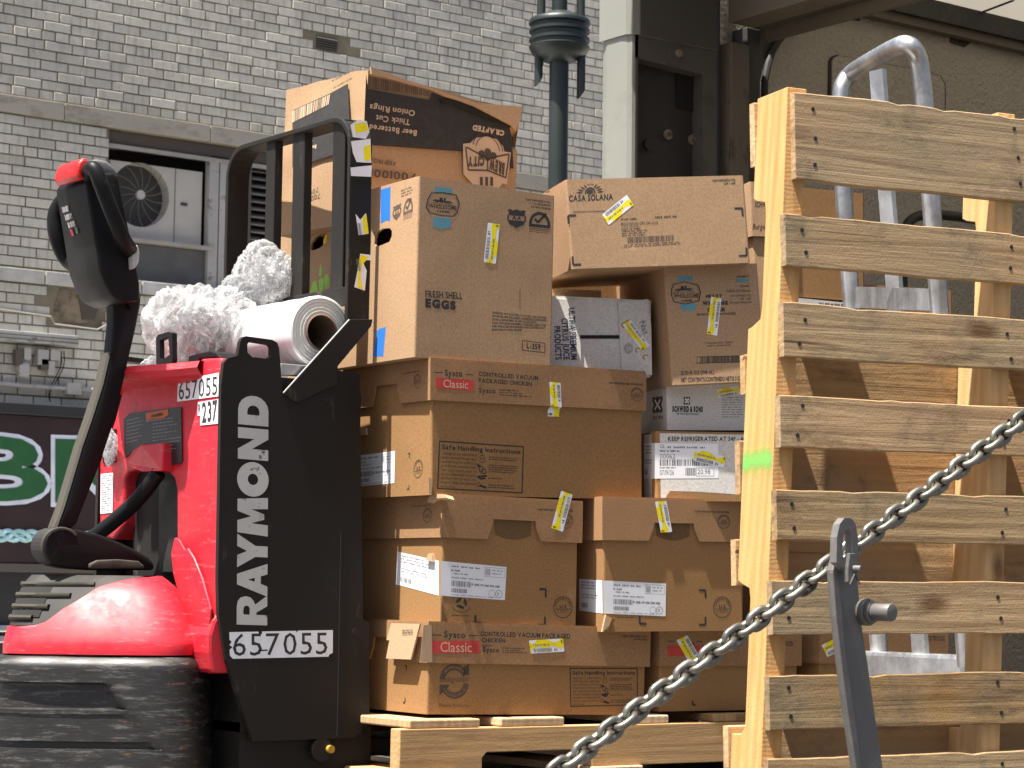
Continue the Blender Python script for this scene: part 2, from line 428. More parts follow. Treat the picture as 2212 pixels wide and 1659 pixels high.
plain('ac_fan', (0.045, 0.042, 0.038), 0.7)
plain('fan_wire', (0.12, 0.115, 0.10), 0.5)
plain('louvre', (0.30, 0.28, 0.25), 0.6)
plain('sill_panel', (0.10, 0.10, 0.10), 0.7, var=0.2, scale=6)

WV = 13.7
bld = thing('brick_building', 'grey glazed brick building with stone band and air conditioner window', 'building', V((8, WV, 0)))
BX = 8.0
def wl(p, y=0.0): q = onY(p, WV + y); return V((q.x - BX, y, q.z))
PZ = 0.0677; BL = 0.203; JT = 0.010
OPX0, OPX1, OPZ0, OPZ1 = 6.85 - BX, 8.40 - BX, 3.66, 4.70     # window opening
hole_z = (3.335, 3.55); hole_x = (6.50 - BX, 6.78 - BX)       # broken patch
def blocked(x0, x1, z0, z1):
    if x1 > OPX0 and x0 < OPX1 and z1 > OPZ0 and z0 < OPZ1: return True
    vx, vz = 8.585 - BX, 5.563
    if x1 > vx - 0.10 and x0 < vx + 0.10 and z1 > vz - 0.05 and z0 < vz + 0.05: return True
    if x1 > hole_x[0] and x0 < hole_x[1] and z1 > hole_z[0] and z0 < hole_z[1]: return True
    if x1 > 7.02 - BX and x0 < 7.02 - BX + 0.01 and False: return True
    return False
WX0, WX1 = 4.6 - BX, 14.6 - BX
bricks = []
def courses(zs, sgn, zlim, hdr):
    k = 0; z = zs
    while (z < zlim if sgn > 0 else z > zlim):
        z0 = z + JT / 2 if sgn > 0 else z - PZ + JT / 2
        z1 = z0 + PZ - JT
        head = (k % 6) == hdr
        L = 0.1015 if head else BL
        x = WX0 - (0 if head else (0.1015 if k % 2 else 0.0)) + 0.013 * ((k * 7) % 3)
        while x < WX1:
            a, b = x + JT / 2, x + L - JT / 2
            if not blocked(a, b, z0, z1): bricks.append((a, b, z0, z1))
            else:
                for qa, qb in ((a, min(b, OPX0 - 0.004)), (max(a, OPX1 + 0.004), b)):
                    if qb - qa > 0.03 and qb - qa < L - JT - 0.002 and not blocked(qa, qb, z0, z1): bricks.append((qa, qb, z0, z1))
            x += L
        z += PZ * sgn; k += 1
courses(4.825, 1, 6.95, 0)
courses(4.695, -1, 3.70, 3)
courses(3.57, -1, 2.72, 3)
# the 300 bricks that show largest are single parts, the others one joined part
def seen(b):
    c = V(((b[0] + b[1]) / 2 + BX, WV, (b[2] + b[3]) / 2)); d = c - EYE; w = d.dot(FWD)
    x, y = PW / 2 + FPX * d.dot(RIGHT) / w, PH / 2 - FPX * d.dot(UP) / w
    ok = 15 < x < 1150 and 12 < y < 870 and not (150 < x < 300 and 340 < y < 900) and not (480 < x < 1150 and y > 240) and not (x > 620 and y > 130)
    return ok, (b[1] - b[0]) / w
order = sorted(bricks, key=lambda b: (not seen(b)[0], -seen(b)[1]))
near, far = order[:300], order[300:]
cache = {}
for a, b, z0, z1 in near:
    w = round(b - a, 3); key = (w, rnd.randrange(3))
    if key not in cache:
        bm = B(); dz = PZ - JT; jy = 0.002 * (key[1] - 1)
        box(bm, (-w/2, jy, -dz/2), (w/2, 0.03, dz/2))
        es = [e for e in bm.edges if min(v.co.y for v in e.verts) < 0.01 and max(v.co.y for v in e.verts) < 0.01]
        bmesh.ops.bevel(bm, geom=es, offset=0.003, segments=1, affect='EDGES')
        bmesh.ops.recalc_face_normals(bm, faces=bm.faces)
        me = bpy.data.meshes.new('brick'); bm.to_mesh(me); bm.free(); me.materials.append(M['brick_glazed']); cache[key] = me
    o = link_mesh('brick', cache[key], bld); o.location = ((a + b) / 2, rnd.uniform(-0.002, 0.002), (z0 + z1) / 2)
bm = B()
for a, b, z0, z1 in far:
    dy = rnd.uniform(-0.002, 0.002); c = 0.003
    v = [bm.verts.new(p) for p in ((a+c, dy, z0+c), (b-c, dy, z0+c), (b-c, dy, z1-c), (a+c, dy, z1-c), (a, dy+c, z0), (b, dy+c, z0), (b, dy+c, z1), (a, dy+c, z1), (a, 0.03, z0), (b, 0.03, z0), (b, 0.03, z1), (a, 0.03, z1))]
    bm.faces.new(v[:4])
    for k in range(4):
        j = (k + 1) % 4; bm.faces.new((v[k], v[4+k], v[4+j], v[j])); bm.faces.new((v[4+k], v[8+k], v[8+j], v[4+j]))
obj('brick_courses', bm, 'brick_glazed_joined', bld, kind='stuff')
bm = B()                                                       # mortar bed with the openings left free
prism_holes(bm, [(WX0 - 1, 0.0), (WX1 + 1, 0.0), (WX1 + 1, 8.5), (WX0 - 1, 8.5)],
            [[(OPX0, OPZ0), (OPX0, OPZ1), (OPX1, OPZ1), (OPX1, OPZ0)]], lambda x, z: V((x, 0.0085, z)), (0, 0.3, 0))
obj('mortar_bed', bm, 'mortar', bld)
for x0, x1 in ((WX0, 6.5 - BX), (6.505 - BX, 7.62 - BX), (7.625 - BX, 9.2 - BX), (9.205 - BX, 10.8 - BX), (10.805 - BX, WX1)):
    bm = B(); box(bm, (x0, -0.022, 4.702), (x1, 0.02, 4.818)); obj('lintel_stone', bm, 'stone', bld, bevel=0.004)
x = WX0
while x < WX1:
    w = 0.36 if x < OPX0 else 0.6
    bm = B(); box(bm, (x + .004, -0.018, 3.578), (x + w - .004, 0.02, 3.666)); obj('sill_block', bm, 'sill_stone', bld, bevel=0.004); x += w
bm = B()                                                       # broken patch with rusty stain
pts = [(hole_x[0]-.03, hole_z[0]+.06), (hole_x[0]+.05, hole_z[0]-.005), (hole_x[1]-.05, hole_z[0]+.01), (hole_x[1]+.02, hole_z[0]+.07), (hole_x[1]-.01, hole_z[1]), (hole_x[0]+.02, hole_z[1]+.01)]
prism(bm, [V((x, 0.004, z)) for x, z in pts], (0, 0.02, 0)); obj('broken_patch', bm, 'rust_stain', bld)
bm = B()
prism(bm, [wl(p, -0.006) for p in ((172, 612), (212, 616), (218, 650), (205, 690), (178, 690), (172, 650))], (0, 0.02, 0)); obj('stain', bm, 'dark_frame', bld)
bm = B(); tube(bm, [wl(p, -0.01) for p in ((0, 668), (110, 684), (118, 700), (210, 712), (250, 690), (300, 700), (420, 705))], 0.007, 6); obj('mortar_crack', bm, 'stone', bld)
# air grille
q = V((8.585 - BX, 0, 5.563)); bm = B(); box(bm, q + V((-.09, .005, -.047)), q + V((.09, .03, .047))); o = obj('air_grille', bm, 'dark_void', bld)
for k in range(5):
    bm = B(); z = -.036 + k * .018; box(bm, q + V((-.088, -.002, z - .005)), q + V((.088, .008, z + .003))); obj('grille_slat', bm, 'louvre' if k == 4 else 'dark_frame', o)
# window filling
win = link_mesh('window', bpy.data.meshes.new('window'), bld)
def wpart(name, m, p0, p1, y0, y1, par=None, bevel=0.003):
    a, b = wl(p0, y0), wl(p1, y0); bm = B(); box(bm, (min(a.x, b.x), y0, min(a.z, b.z)), (max(a.x, b.x), y1, max(a.z, b.z)))
    return obj(name, bm, m, par or bld, bevel=bevel)
bld_win = wpart('window_back', 'dark_void', (236, 270), (660, 640), 0.26, 0.28)
bpy.data.objects.remove(win)
bm = B(); box(bm, (OPX0, 0.05, 4.60), (OPX1, 0.24, 4.695)); obj('window_head', bm, 'dark_frame', bld_win)
bm = B(); box(bm, (OPX0, 0.03, 4.575), (OPX1, 0.06, 4.60)); obj('window_head_trim', bm, 'louvre', bld_win)
for p0, p1, m in (((453, 330), (470, 624), 'alu_paint'), ((472, 330), (486, 624), 'alu_paint')):
    a = wl(p0, 0.06); b = wl(p1, 0.06); bm = B(); box(bm, (a.x, 0.05 if m else 0, 3.66), (b.x - .004, 0.12, 4.62)); obj('window_frame', bm, m, bld_win, bevel=0.004)
a = wl((250, 560), 0.1).x; b = wl((452, 560), 0.1).x
bm = B(); box(bm, (OPX0, 0.09, 3.665), (b, 0.14, 3.935)); obj('window_panel', bm, 'sill_panel', bld_win)
bm = B(); box(bm, (OPX0, 0.02, 3.94), (b, 0.22, 3.965)); obj('window_shelf', bm, 'louvre', bld_win, bevel=0.004)
a = wl((488, 560), 0.1).x; b = wl((532, 560), 0.1).x
bm = B(); box(bm, (a, 0.05, 3.665), (b, 0.2, 4.62)); obj('window_mullion', bm, 'dark_frame', bld_win)
a = wl((533, 560), 0.1).x; b = OPX1
for k in range(16):
    z = 3.72 + k * 0.055; bm = B(); prism(bm, [V((a, 0.06, z)), V((a, 0.065, z + .006)), V((a, 0.15, z + .045)), V((a, 0.15, z + .038))], (b - a, 0, 0)); obj('louvre_slat', bm, 'louvre', bld_win)
# air conditioner standing in the window
a, b = wl((238, 330), 0.1), wl((438, 345), 0.1); z0 = 3.968
ac = thing('air_conditioner', 'pale outdoor air conditioner unit with round fan in the wall opening', 'air conditioner', V((BX + a.x, WV + 0.1, z0)))
w, h = b.x - a.x, 4.50 - z0
bm = B(); fc = wl((303, 421), 0.1) - V((a.x, 0.1, z0)); R0 = 0.225
prism_holes(bm, [(0.0, 0.0), (w, 0.0), (w, h), (0.0, h)], [[(fc.x + R0 * math.cos(-t * math.pi / 20), fc.z + R0 * math.sin(-t * math.pi / 20)) for t in range(40)]], lambda x, z: V((x, 0, z)), (0, 0.14, 0))
obj('casing', bm, 'ac_white', ac)
bm = B(); cyl(bm, V((fc.x, .10, fc.z)), V((fc.x, .13, fc.z)), R0 + .01, 40); fan = obj('fan', bm, 'ac_fan', ac)
bm = B(); cyl(bm, V((fc.x, -.012, fc.z)), V((fc.x, .012, fc.z)), 0.032, 20); obj('hub', bm, 'ac_white', ac)
for k in range(14):
    t0 = 2 * math.pi * k / 14; pts = []
    for j in range(7):
        r = 0.03 + (R0 - 0.03) * j / 6; t = t0 + 0.35 * (j / 6) ** 1.5; pts.append(V((fc.x + r * math.cos(t), -.002, fc.z + r * math.sin(t))))
    bm = B(); tube(bm, pts, 0.0022, 5); obj('guard_wire', bm, 'fan_wire', ac)
bm = B(); box(bm, (w * .70, -.004, .002), (w * .706, .001, h - .002)); obj('panel_seam', bm, 'fan_wire', ac)
bm = B(); box(bm, (w * .77, -.005, h * .52), (w * .84, .001, h * .56)); obj('badge', bm, 'ac_fan', ac)

# ---- things fixed to the wall, low on the left
tr = thing('cable_tray', 'grey metal wiring trough with hanging fittings on the brick wall', 'wiring trough', V((6.1, WV - 0.1, 3.14)))
bm = B(); box(bm, (-1.2, 0, 0.03), (0.515, .09, .10)); obj('trough', bm, 'alu_paint', tr, bevel=0.004)
for k in range(2):
    bm = B(); box(bm, (-1.2, -.004, 0.045 + k * .025), (0.515, 0.002, 0.05 + k * .025)); obj('ridge', bm, 'dark_frame', tr)
def trp(p): q = onY(p, WV - .05); return V((q.x - 6.1, .05, q.z - 3.14))
for p0, p1, m in (((48, 752), (62, 778), 'alu_paint'), ((30, 755), (44, 790), 'dark_frame'), ((78, 755), (100, 790), 'alu_paint'), ((84, 775), (100, 800), 'dark_frame'), ((105, 755), (125, 780), 'alu_paint'), ((38, 785), (58, 815), 'alu_paint'), ((100, 780), (113, 812), 'alu_paint')):
    a, b = trp(p0), trp(p1); bm = B(); box(bm, (a.x, 0.01, b.z), (b.x, .07, a.z)); obj('fitting', bm, m, tr, bevel=0.004)
for dx in (0, 6):
    bm = B(); tube(bm, smooth_path([trp((132 + dx, 758)), trp((134 + dx, 790)), trp((112 + dx, 830)), trp((104 + dx * .5, 848)), trp((108, 868))]), 0.004, 6); obj('wire', bm, 'dark_void', tr)
pp = thing('conduit_pipe', 'thin pale metal conduit with square junction box along the wall', 'pipe', V((6.1, WV - .05, 2.885)))
bm = B(); cyl(bm, V((-1.2, 0, 0)), V((1.5, 0, 0)), .016, 12); obj('pipe', bm, 'alu_paint', pp, smooth=True)
bm = B(); box(bm, (.455, -.03, -.04), (.56, .03, .04)); obj('junction_box', bm, 'alu_paint', pp, bevel=.004)

# ---- painted sign board under the wall
plain('sign_maroon', (0.026, 0.010, 0.011), 0.5, var=0.3, scale=3)
plain('sign_dark', (0.015, 0.015, 0.017), 0.6)
plain('sign_green', (0.016, 0.10, 0.03), 0.45)
plain('sign_white', (0.62, 0.66, 0.76), 0.5)
plain('braid_blue', (0.35, 0.58, 0.62), 0.6, var=0.2, scale=30)
sg = thing('sign_board', 'dark maroon sign board with green white-edged letters and pale blue braid', 'sign', V((6.1, WV - .12, 1.5)))
ST = Matrix.Translation(V((6.1, WV - .12, 1.5)))
bm = B(); box(bm, (-1.5, 0, 0.22), (3.5, .1, 1.18)); obj('board', bm, 'sign_maroon', sg)
bm = B(); box(bm, (-1.5, -.05, 1.185), (3.5, .1, 1.26)); obj('top_rail', bm, 'sign_dark', sg, bevel=.006)
bm = B(); box(bm, (-1.5, -.02, .16), (3.5, .1, .215)); obj('bottom_rail', bm, 'dark_frame', sg, bevel=.006)
sf = Face(ST, (0, 0, 0), (1, 0, 0), (0, 0, 1), (0, -1, 0))
for ch, x0, x1, ya, yb in (('B', -78, 102, 940, 1082), ('R', 118, 300, 948, 1086), ('I', 202, 222, 1000, 1094)):
    if ch == 'I': x0, x1 = 318, 345
    for w, m, e in (('x', 'sign_white', .006), ('b', 'sign_green', .010)):
        k = Ink(sf, e); d = 9 if w == 'x' else 0
        k.t(ch, (x0 - d, yb + d), (x1 + d, yb + d + 2), (x0 - d, ya - d), w); k.obj('letter_edge' if w == 'x' else 'letter', m, sg)
for ph in (0, 1, 2):
    bm = B(); pts = [V((-1.2 + i * .022, -.012 - .008 * math.cos(i * 2.1 / 1.9 + ph * 2.1), 0.395 + .03 * math.sin(i * .55 + ph * 2.09))) for i in range(170)]
    tube(bm, pts, .017, 6); obj('braid_strand', bm, 'braid_blue', sg, smooth=True)

# ---- dark shopfront under the sign
plain('chrome', (0.75, 0.77, 0.78), 0.2, 0.9, var=0.05)
plain('rubber', (0.018, 0.018, 0.018), 0.8)
bm = B(); box(bm, (WX0 - 1, -.03, .14), (WX1 + 1, .006, 1.68)); obj('shopfront_panel', bm, 'sign_dark', bld)
for z in (1.20, 1.27):
    bm = B(); box(bm, (WX0, -.07, z), (6.45 - BX, -.031, z + .045)); obj('shopfront_rail', bm, 'chrome', bld, bevel=.008)

# ---- green street pole
worn('pole_green', (0.013, 0.020, 0.018), (0.025, 0.033, 0.03), 0.42, amount=0.62, scale=9, bump=0.05)
PD = 11.0
pb = P((1206, 300), PD); pole = thing('street_pole', 'dark green street pole with ribbed collar and clamped pipes', 'pole', V((pb.x, pb.y, 0.14)))
def pz(y): return P((1206, y), PD).z - .14
pxm = PD / FPX
bm = B(); cyl(bm, V((0, 0, 0)), V((0, 0, pz(118))), 21 * pxm, 20); obj('pole_shaft', bm, 'pole_green', pole, smooth=True)
bm = B(); cyl(bm, V((0, 0, pz(60))), V((0, 0, pz(-300))), 17 * pxm, 20); obj('pole_top', bm, 'pole_green', pole, smooth=True)
bm = B()
prof = [(20, 132), (36, 128), (46, 122), (60, 113), (64, 104), (66, 98), (62, 95), (62, 88), (66, 86), (66, 80), (60, 78), (60, 68), (66, 66), (66, 60), (60, 58), (60, 50), (67, 48), (67, 42), (64, 37), (40, 28), (30, 22), (17, 20)]
loft(bm, [[V((r * pxm * math.cos(2*math.pi*k/28), r * pxm * math.sin(2*math.pi*k/28), pz(y))) for k in range(28)] for r, y in prof], True); obj('collar', bm, 'pole_green', pole, smooth=True)
cr_ = _r * 1.0
for sx, y0, y1, nm in ((-40, -300, 34, 'upper_pipe'), (46, -300, 40, 'upper_pipe'), (-44, 100, 172, 'lower_pipe'), (48, 108, 198, 'lower_pipe')):
    c = cr_ * (sx * pxm); bm = B(); n = 14; r = 9.5 * pxm
    r0 = [c + V((r * math.cos(2*math.pi*k/n), r * math.sin(2*math.pi*k/n), pz(y0))) for k in range(n)]
    r1 = [c + V((r * math.cos(2*math.pi*k/n), r * math.sin(2*math.pi*k/n), pz(y1) + (r * math.cos(2*math.pi*k/n) * 1.6))) for k in range(n)]
    loft(bm, [r0, r1], True, True, True); obj(nm, bm, 'pole_green', pole, smooth=True)

# ---- box truck seen from behind, raised loading platform
worn('truck_white', (0.23, 0.235, 0.205), (0.13, 0.125, 0.10), 0.5, amount=0.5, scale=6, bump=0.08, soft=0.25)
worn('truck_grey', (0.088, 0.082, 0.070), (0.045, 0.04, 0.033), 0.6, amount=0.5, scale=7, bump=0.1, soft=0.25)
worn('truck_black', (0.03, 0.028, 0.026), (0.075, 0.06, 0.05), 0.6, amount=0.55, scale=10, bump=0.15, soft=0.15)
worn('truck_tan', (0.135, 0.112, 0.08), (0.06, 0.042, 0.028), 0.65, amount=0.58, scale=8, stretch=(1, 1, .4), bump=0.1)
g = G('truck_liner'); co = g.co(); f = g.noise(co, 75, 4, 0.6); f2 = g.noise(co, 2.0, 5)
col = g.mix(f2, (0.46, 0.42, 0.35), (0.60, 0.55, 0.47)); col = g.mix(g.ramp(f, [(.40, .22), (.56, 0)]), col, (.26, .22, .17))
g.set(col, 0.75, 0, g.bump(f, 1.0, 0.02))
g = G('truck_ceiling'); co = g.co(); f = g.noise(co, 2, 4); col = g.mix(f, (0.36, 0.33, 0.28), (0.47, 0.44, 0.38)); g.set(col, .6)
tl_ = g.n('BsdfTranslucent'); g.l(col, tl_.inputs[0]); mx = g.n('MixShader'); mx.inputs[0].default_value = .24; g.l(g.b.outputs[0], mx.inputs[1]); g.l(tl_.outputs[0], mx.inputs[2]); g.l(mx.outputs[0], g.t.nodes['Material Output'].inputs[0])
worn('steel_plate', (0.10, 0.10, 0.10), (0.24, 0.22, 0.20), 0.5, 0.5, amount=0.5, scale=20, bump=0.2)
plain('lamp_lens', (0.22, 0.18, 0.13), 0.3)
T0 = V((4.32, 5.15, 0)); trk = thing('box_truck', 'grey delivery truck with open rear and textured inside wall', 'truck', T0)
def tk(p, y=0.0): q = onY(p, 5.15 + y); return q - T0
ZT = 3.75
# far corner post: lit rear face white, inner face's shade painted grey, recessed lamp panel
w_rear = onX((1297, 200), 4.32).y - 5.15
x_in = tk((1549, 200)).x
hole = [(tk(p).x, tk(p).z) for p in ((1373, 134), (1519, 161), (1514, 372))]
hx0, hx1, hz1 = hole[0][0], hole[1][0], hole[1][1]; hz0 = 1.9
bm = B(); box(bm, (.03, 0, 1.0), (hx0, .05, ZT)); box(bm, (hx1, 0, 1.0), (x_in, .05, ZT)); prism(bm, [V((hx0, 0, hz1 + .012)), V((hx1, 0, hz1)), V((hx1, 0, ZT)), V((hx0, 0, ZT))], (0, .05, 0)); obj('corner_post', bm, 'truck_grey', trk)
bm = B(); prof = [(.03, 0.0), (.012, .006), (.003, .02), (0, .045), (0, w_rear - .03), (.01, w_rear), (.05, w_rear), (.05, .05), (.03, .05)]
prism(bm, [V((x, y, 1.0)) for x, y in prof], (0, 0, ZT - 1.0)); obj('rear_corner', bm, 'truck_white', trk)
zb = tk((1361, 72)).z
bm = B(); prof = [(x_in - .004, -.006), (.028, -.006), (.008, 0), (-.005, .018), (-.006, .045), (-.006, w_rear), (.0, w_rear), (.0, .05), (.03, .002), (x_in - .004, -.001)]
prism(bm, [V((x, y, zb)) for x, y in prof], (0, 0, ZT - zb)); obj('upper_cladding', bm, 'truck_white', trk)
bm = B(); box(bm, (.032, -.009, zb + .001), (x_in - .006, -.0062, ZT)); obj('cladding_shade', bm, 'truck_grey', trk)  # grey sheet over the white cladding: the inner side's shade as colour
bm = B(); box(bm, (hx0 - .02, .052, hz0), (hx1 + .02, .07, hz1 + .04)); pan = obj('lamp_panel', bm, 'truck_black', trk)
for p, r in (((1441, 291), 11.5), ((1494, 302), 11.5)):
    c = tk(p, .05); R0 = r * 6.75 / FPX
    bm = B(); cyl(bm, c, c + V((0, -.008, 0)), R0, 24); l = obj('round_lamp', bm, 'lamp_lens', trk)
    bm = B(); cyl(bm, c + V((0, -.008, 0)), c + V((0, -.02, 0)), R0 * .42, 16); obj('lamp_centre', bm, 'truck_tan', l)
c = tk((1397, 313), .05); bm = B(); cyl(bm, c, c + V((0, -.012, 0)), .017, 16); obj('plug', bm, 'truck_black', trk)
c = tk((1463, 116)); bm = B(); cyl(bm, c, c + V((0, -.014, 0)), .0125, 18); obj('marker_bolt', bm, 'lamp_lens', trk, bevel=.003)
c = tk((1455, 123)); bm = B(); cyl(bm, c, c + V((0, -.005, 0)), .03, 18); obj('bolt_plate', bm, 'truck_grey', trk)
bm = B(); prism(bm, [tk(p, .049) for p in ((1459, 150), (1513, 158), (1510, 235), (1495, 240), (1462, 232))], (0, -.004, 0)); obj('panel_mark', bm, 'dark_void', trk)
def strip(p0, p1, y0, y1, m, nm, z1=ZT):
    bm = B(); box(bm, (tk((p0, 250)).x, y0, 1.0), (tk((p1, 250)).x, y1, z1)); return obj(nm, bm, m, trk, bevel=.003)
plain('seal_blue', (0.10, 0.105, 0.115), 0.5)
strip(1549.5, 1572, .035, .09, 'seal_blue', 'door_seal'); strip(1573, 1612, -.015, .09, 'truck_tan', 'door_jamb', 3.33); strip(1613, 1622, .0, .09, 'truck_black', 'jamb_lip', 3.33); strip(1622.5, 1652, .02, .09, 'truck_black', 'door_track', 3.4)
xw = tk((1640, 250)).x
bm = B(); box(bm, (xw - .1, .095, 1.1), (5.4, .15, ZT)); obj('inside_wall', bm, 'truck_liner', trk)
bm = B(); prism(bm, [tk(p, .07) for p in ((1638, 20), (1638, 300), (1642, 174), (1647, 150), (1657, 121), (1667, 98), (1677, 83), (1694, 59), (1730, 40), (1770, 10))], (0, .02, 0)); obj('track_curve', bm, 'truck_black', trk)
bm = B(); pts = [tk(p, .06) for p in ((1648, 420), (1652, 174), (1659, 140), (1668, 112), (1682, 88), (1700, 68), (1740, 50))]; tube(bm, pts, .012, 8); obj('track_rail', bm, 'truck_black', trk, smooth=True)
zh = tk((1612, 62), -.0).z
bm = B(); box(bm, (x_in + .03, -2.55, zh), (x_in + .14, -.016, ZT)); obj('header', bm, 'truck_tan', trk, bevel=.004)
bm = B(); box(bm, (x_in + .19, -2.55, zh + .02), (x_in + .30, .02, ZT)); obj('header_inner', bm, 'truck_grey', trk, bevel=.004)
bm = B(); box(bm, (x_in + .23, -2.55, zh - .02), (x_in + .25, .02, zh + .02)); obj('header_lip', bm, 'truck_tan', trk)
bm = B(); box(bm, (-.22, -2.6, ZT + .003), (.6, -.005, ZT + .05)); obj('header_sun_block', bm, 'truck_white', trk)  # added slab above the view, only to keep the sun off the header
zr = tk((2000, 62), .06).z
bm = B(); box(bm, (.55, .055, zr), (5.4, .094, zr + .03)); obj('wall_rail', bm, 'truck_tan', trk)
bm = B(); box(bm, (.55, .035, zr + .03), (5.4, .094, zr + .10)); obj('cove_strip', bm, 'truck_black', trk)
def ceil(p): d = ray(*p); t = (3.615 - EYE.z) / d.z; q = EYE + d * t; return q - T0
def zplane(p, z): d = ray(*p); t = (z - EYE.z) / d.z; return EYE + d * t - T0
kc = K(2900, 0, 1132)
zc = zr + .10
bm = B(); bm.faces.new([bm.verts.new(q) for q in ((.55, -2.55, zc), (5.4, -2.55, zc), (5.4, .093, zc), (.55, .093, zc))]); obj('roof_panel', bm, 'truck_ceiling', trk, label='translucent pale roof panel')
for pl in ([(1530, 120), (1640, 85), (1760, 110), (1850, 115), (1955, 160), (1850, 185), (1860, 200), (1740, 195), (1560, 170)], [(1000, 0), (1090, -10), (1170, 15), (1110, 25), (1020, 20)]):
    bm = B(); prism(bm, [zplane(kc(*p), 3.615 if False else T0.z + zc) for p in pl], (0, 0, -.006)); obj('ceiling_tear', bm, 'rust_stain', trk)
for a, b in (((1880, 95), (2130, 0)), ((1420, 0), (2209, 190))):
    bm = B(); tube(bm, [zplane(kc(*a), zc), zplane(kc(*b), zc)], .006, 5); obj('ceiling_seam', bm, 'truck_black', trk)
hp = [tk(kc(*p), .095) for p in ((705, 470), (720, 440), (760, 422), (920, 455), (1480, 555), (1560, 585), (1600, 650), (1600, 1250), (690, 1250))]
bm = B(); prism(bm, hp, (0, -.006, 0)); obj('hatch_gap_dark', bm, 'truck_black', trk)  # black slab: its rim paints in the dark groove round the hatch
ctr = sum(hp, V()) / len(hp)
bm = B(); prism(bm, [ctr + (q - ctr) * .965 + V((0, -.003, 0)) for q in hp], (0, -.008, 0)); obj('hatch_panel', bm, 'truck_liner', trk)
for pl in ([(830, 92), (945, 110), (943, 162), (832, 150)], [(1640, 290), (1800, 325), (1750, 365), (1640, 330)]):
    bm = B(); prism(bm, [tk(kc(*p), .095) for p in pl], (0, -.004, 0)); obj('bare_patch', bm, 'truck_black', trk)
bm = B(); box(bm, (0, -2.6, 1.0), (5.4, -2.55, ZT)); obj('near_wall', bm, 'truck_white', trk)
bm = B(); box(bm, (-.06, -3.05, 1.0), (.12, -2.55, ZT)); obj('near_post', bm, 'truck_white', trk, bevel=.01)
bm = B(); box(bm, (5.4, -2.6, 1.0), (5.45, .2, ZT)); obj('bulkhead', bm, 'truck_liner', trk)
bm = B(); box(bm, (.50, -2.55, ZT - .05), (.56, .15, ZT)); obj('roof_edge', bm, 'truck_white', trk)
bm = B(); box(bm, (.0, -2.549, 1.06), (5.4, .09, 1.168)); obj('bed', bm, 'steel_plate', trk)
bm = B(); box(bm, (.3, -1.8, .62), (7.2, -.65, .98)); obj('chassis', bm, 'truck_black', trk)
bm = B(); box(bm, (5.5, -2.5, .6), (7.3, .1, 2.7)); obj('cab', bm, 'truck_white', trk, bevel=.1)
for x in (1.6, 6.4):
    for y in (-2.5, -.25):
        bm = B(); cyl(bm, V((x, y, .48)), V((x, y + .3, .48)), .48, 30); w = obj('wheel', bm, 'rubber', trk, bevel=.03)
        bm = B(); cyl(bm, V((x, y - .01, .48)), V((x, y + .31, .48)), .26, 24); obj('rim', bm, 'alu_paint', w)
bm = B(); box(bm, (-3.2, -2.80, 1.12), (-.02, .2, 1.17)); obj('lift_platform', bm, 'steel_plate', trk, bevel=.006)
# ================================================================== cartons
c1 = K(0, 0, 1344); c2 = K(1000, 200, 1344); c3 = K(2100, 0, 1000); c5 = K(1350, 650, 1000); c6 = K(2150, 650, 1000); c7 = K(1350, 1400, 1000); c8 = K(2150, 1400, 1000)
c9 = K(1350, 1900, 1000); c10 = K(2150, 1900, 1000); c11 = K(1400, 2274, 1000); c12 = K(2150, 2274, 1000); c13 = K(2800, 2100, 1232)
ca = K(0, 900, 1000); cb = K(0, 1700, 1000); cc = K(0, 2274, 1000); ce = K(500, 900, 1000); cf = K(800, 2424, 800); cg = K(2800, 300, 1232); ch = K(2800, 1200, 1232); cj = K(800, 1400, 700)
R3 = math.radians

def hdir(phi): return _r * math.cos(phi) + _f * math.sin(phi)
LO = P((925, 1070), 4.8); LN = hdir(R3(35)).cross(_z)          # front plane of the load
def Dp(p, off=0.0): d = ray(*p); return (LO - EYE - LN * -off).dot(LN) / d.dot(LN)
def frame(BL, BR, TL, D, phi, lean=0.0):
    e = hdir(R3(phi)); n = e.cross(_z).normalized()
    n = (n * math.cos(lean) + _z * math.sin(lean)).normalized()
    o = P(BL, D); br = hit(BR, o, n); tl = hit(TL, o, n)
    ex = (br - o).normalized(); ey = -n; ez = ex.cross(ey).normalized()
    T = Matrix(((ex.x, ey.x, ez.x, o.x), (ex.y, ey.y, ez.y, o.y), (ex.z, ey.z, ez.z, o.z), (0, 0, 0, 1)))
    return T, (br - o).length, (tl - o).dot(ez)
def front(T): return Face(T, (0, 0, 0), (1, 0, 0), (0, 0, 1), (0, -1, 0))
def left(T, d): return Face(T, (0, d, 0), (0, -1, 0), (0, 0, 1), (-1, 0, 0))

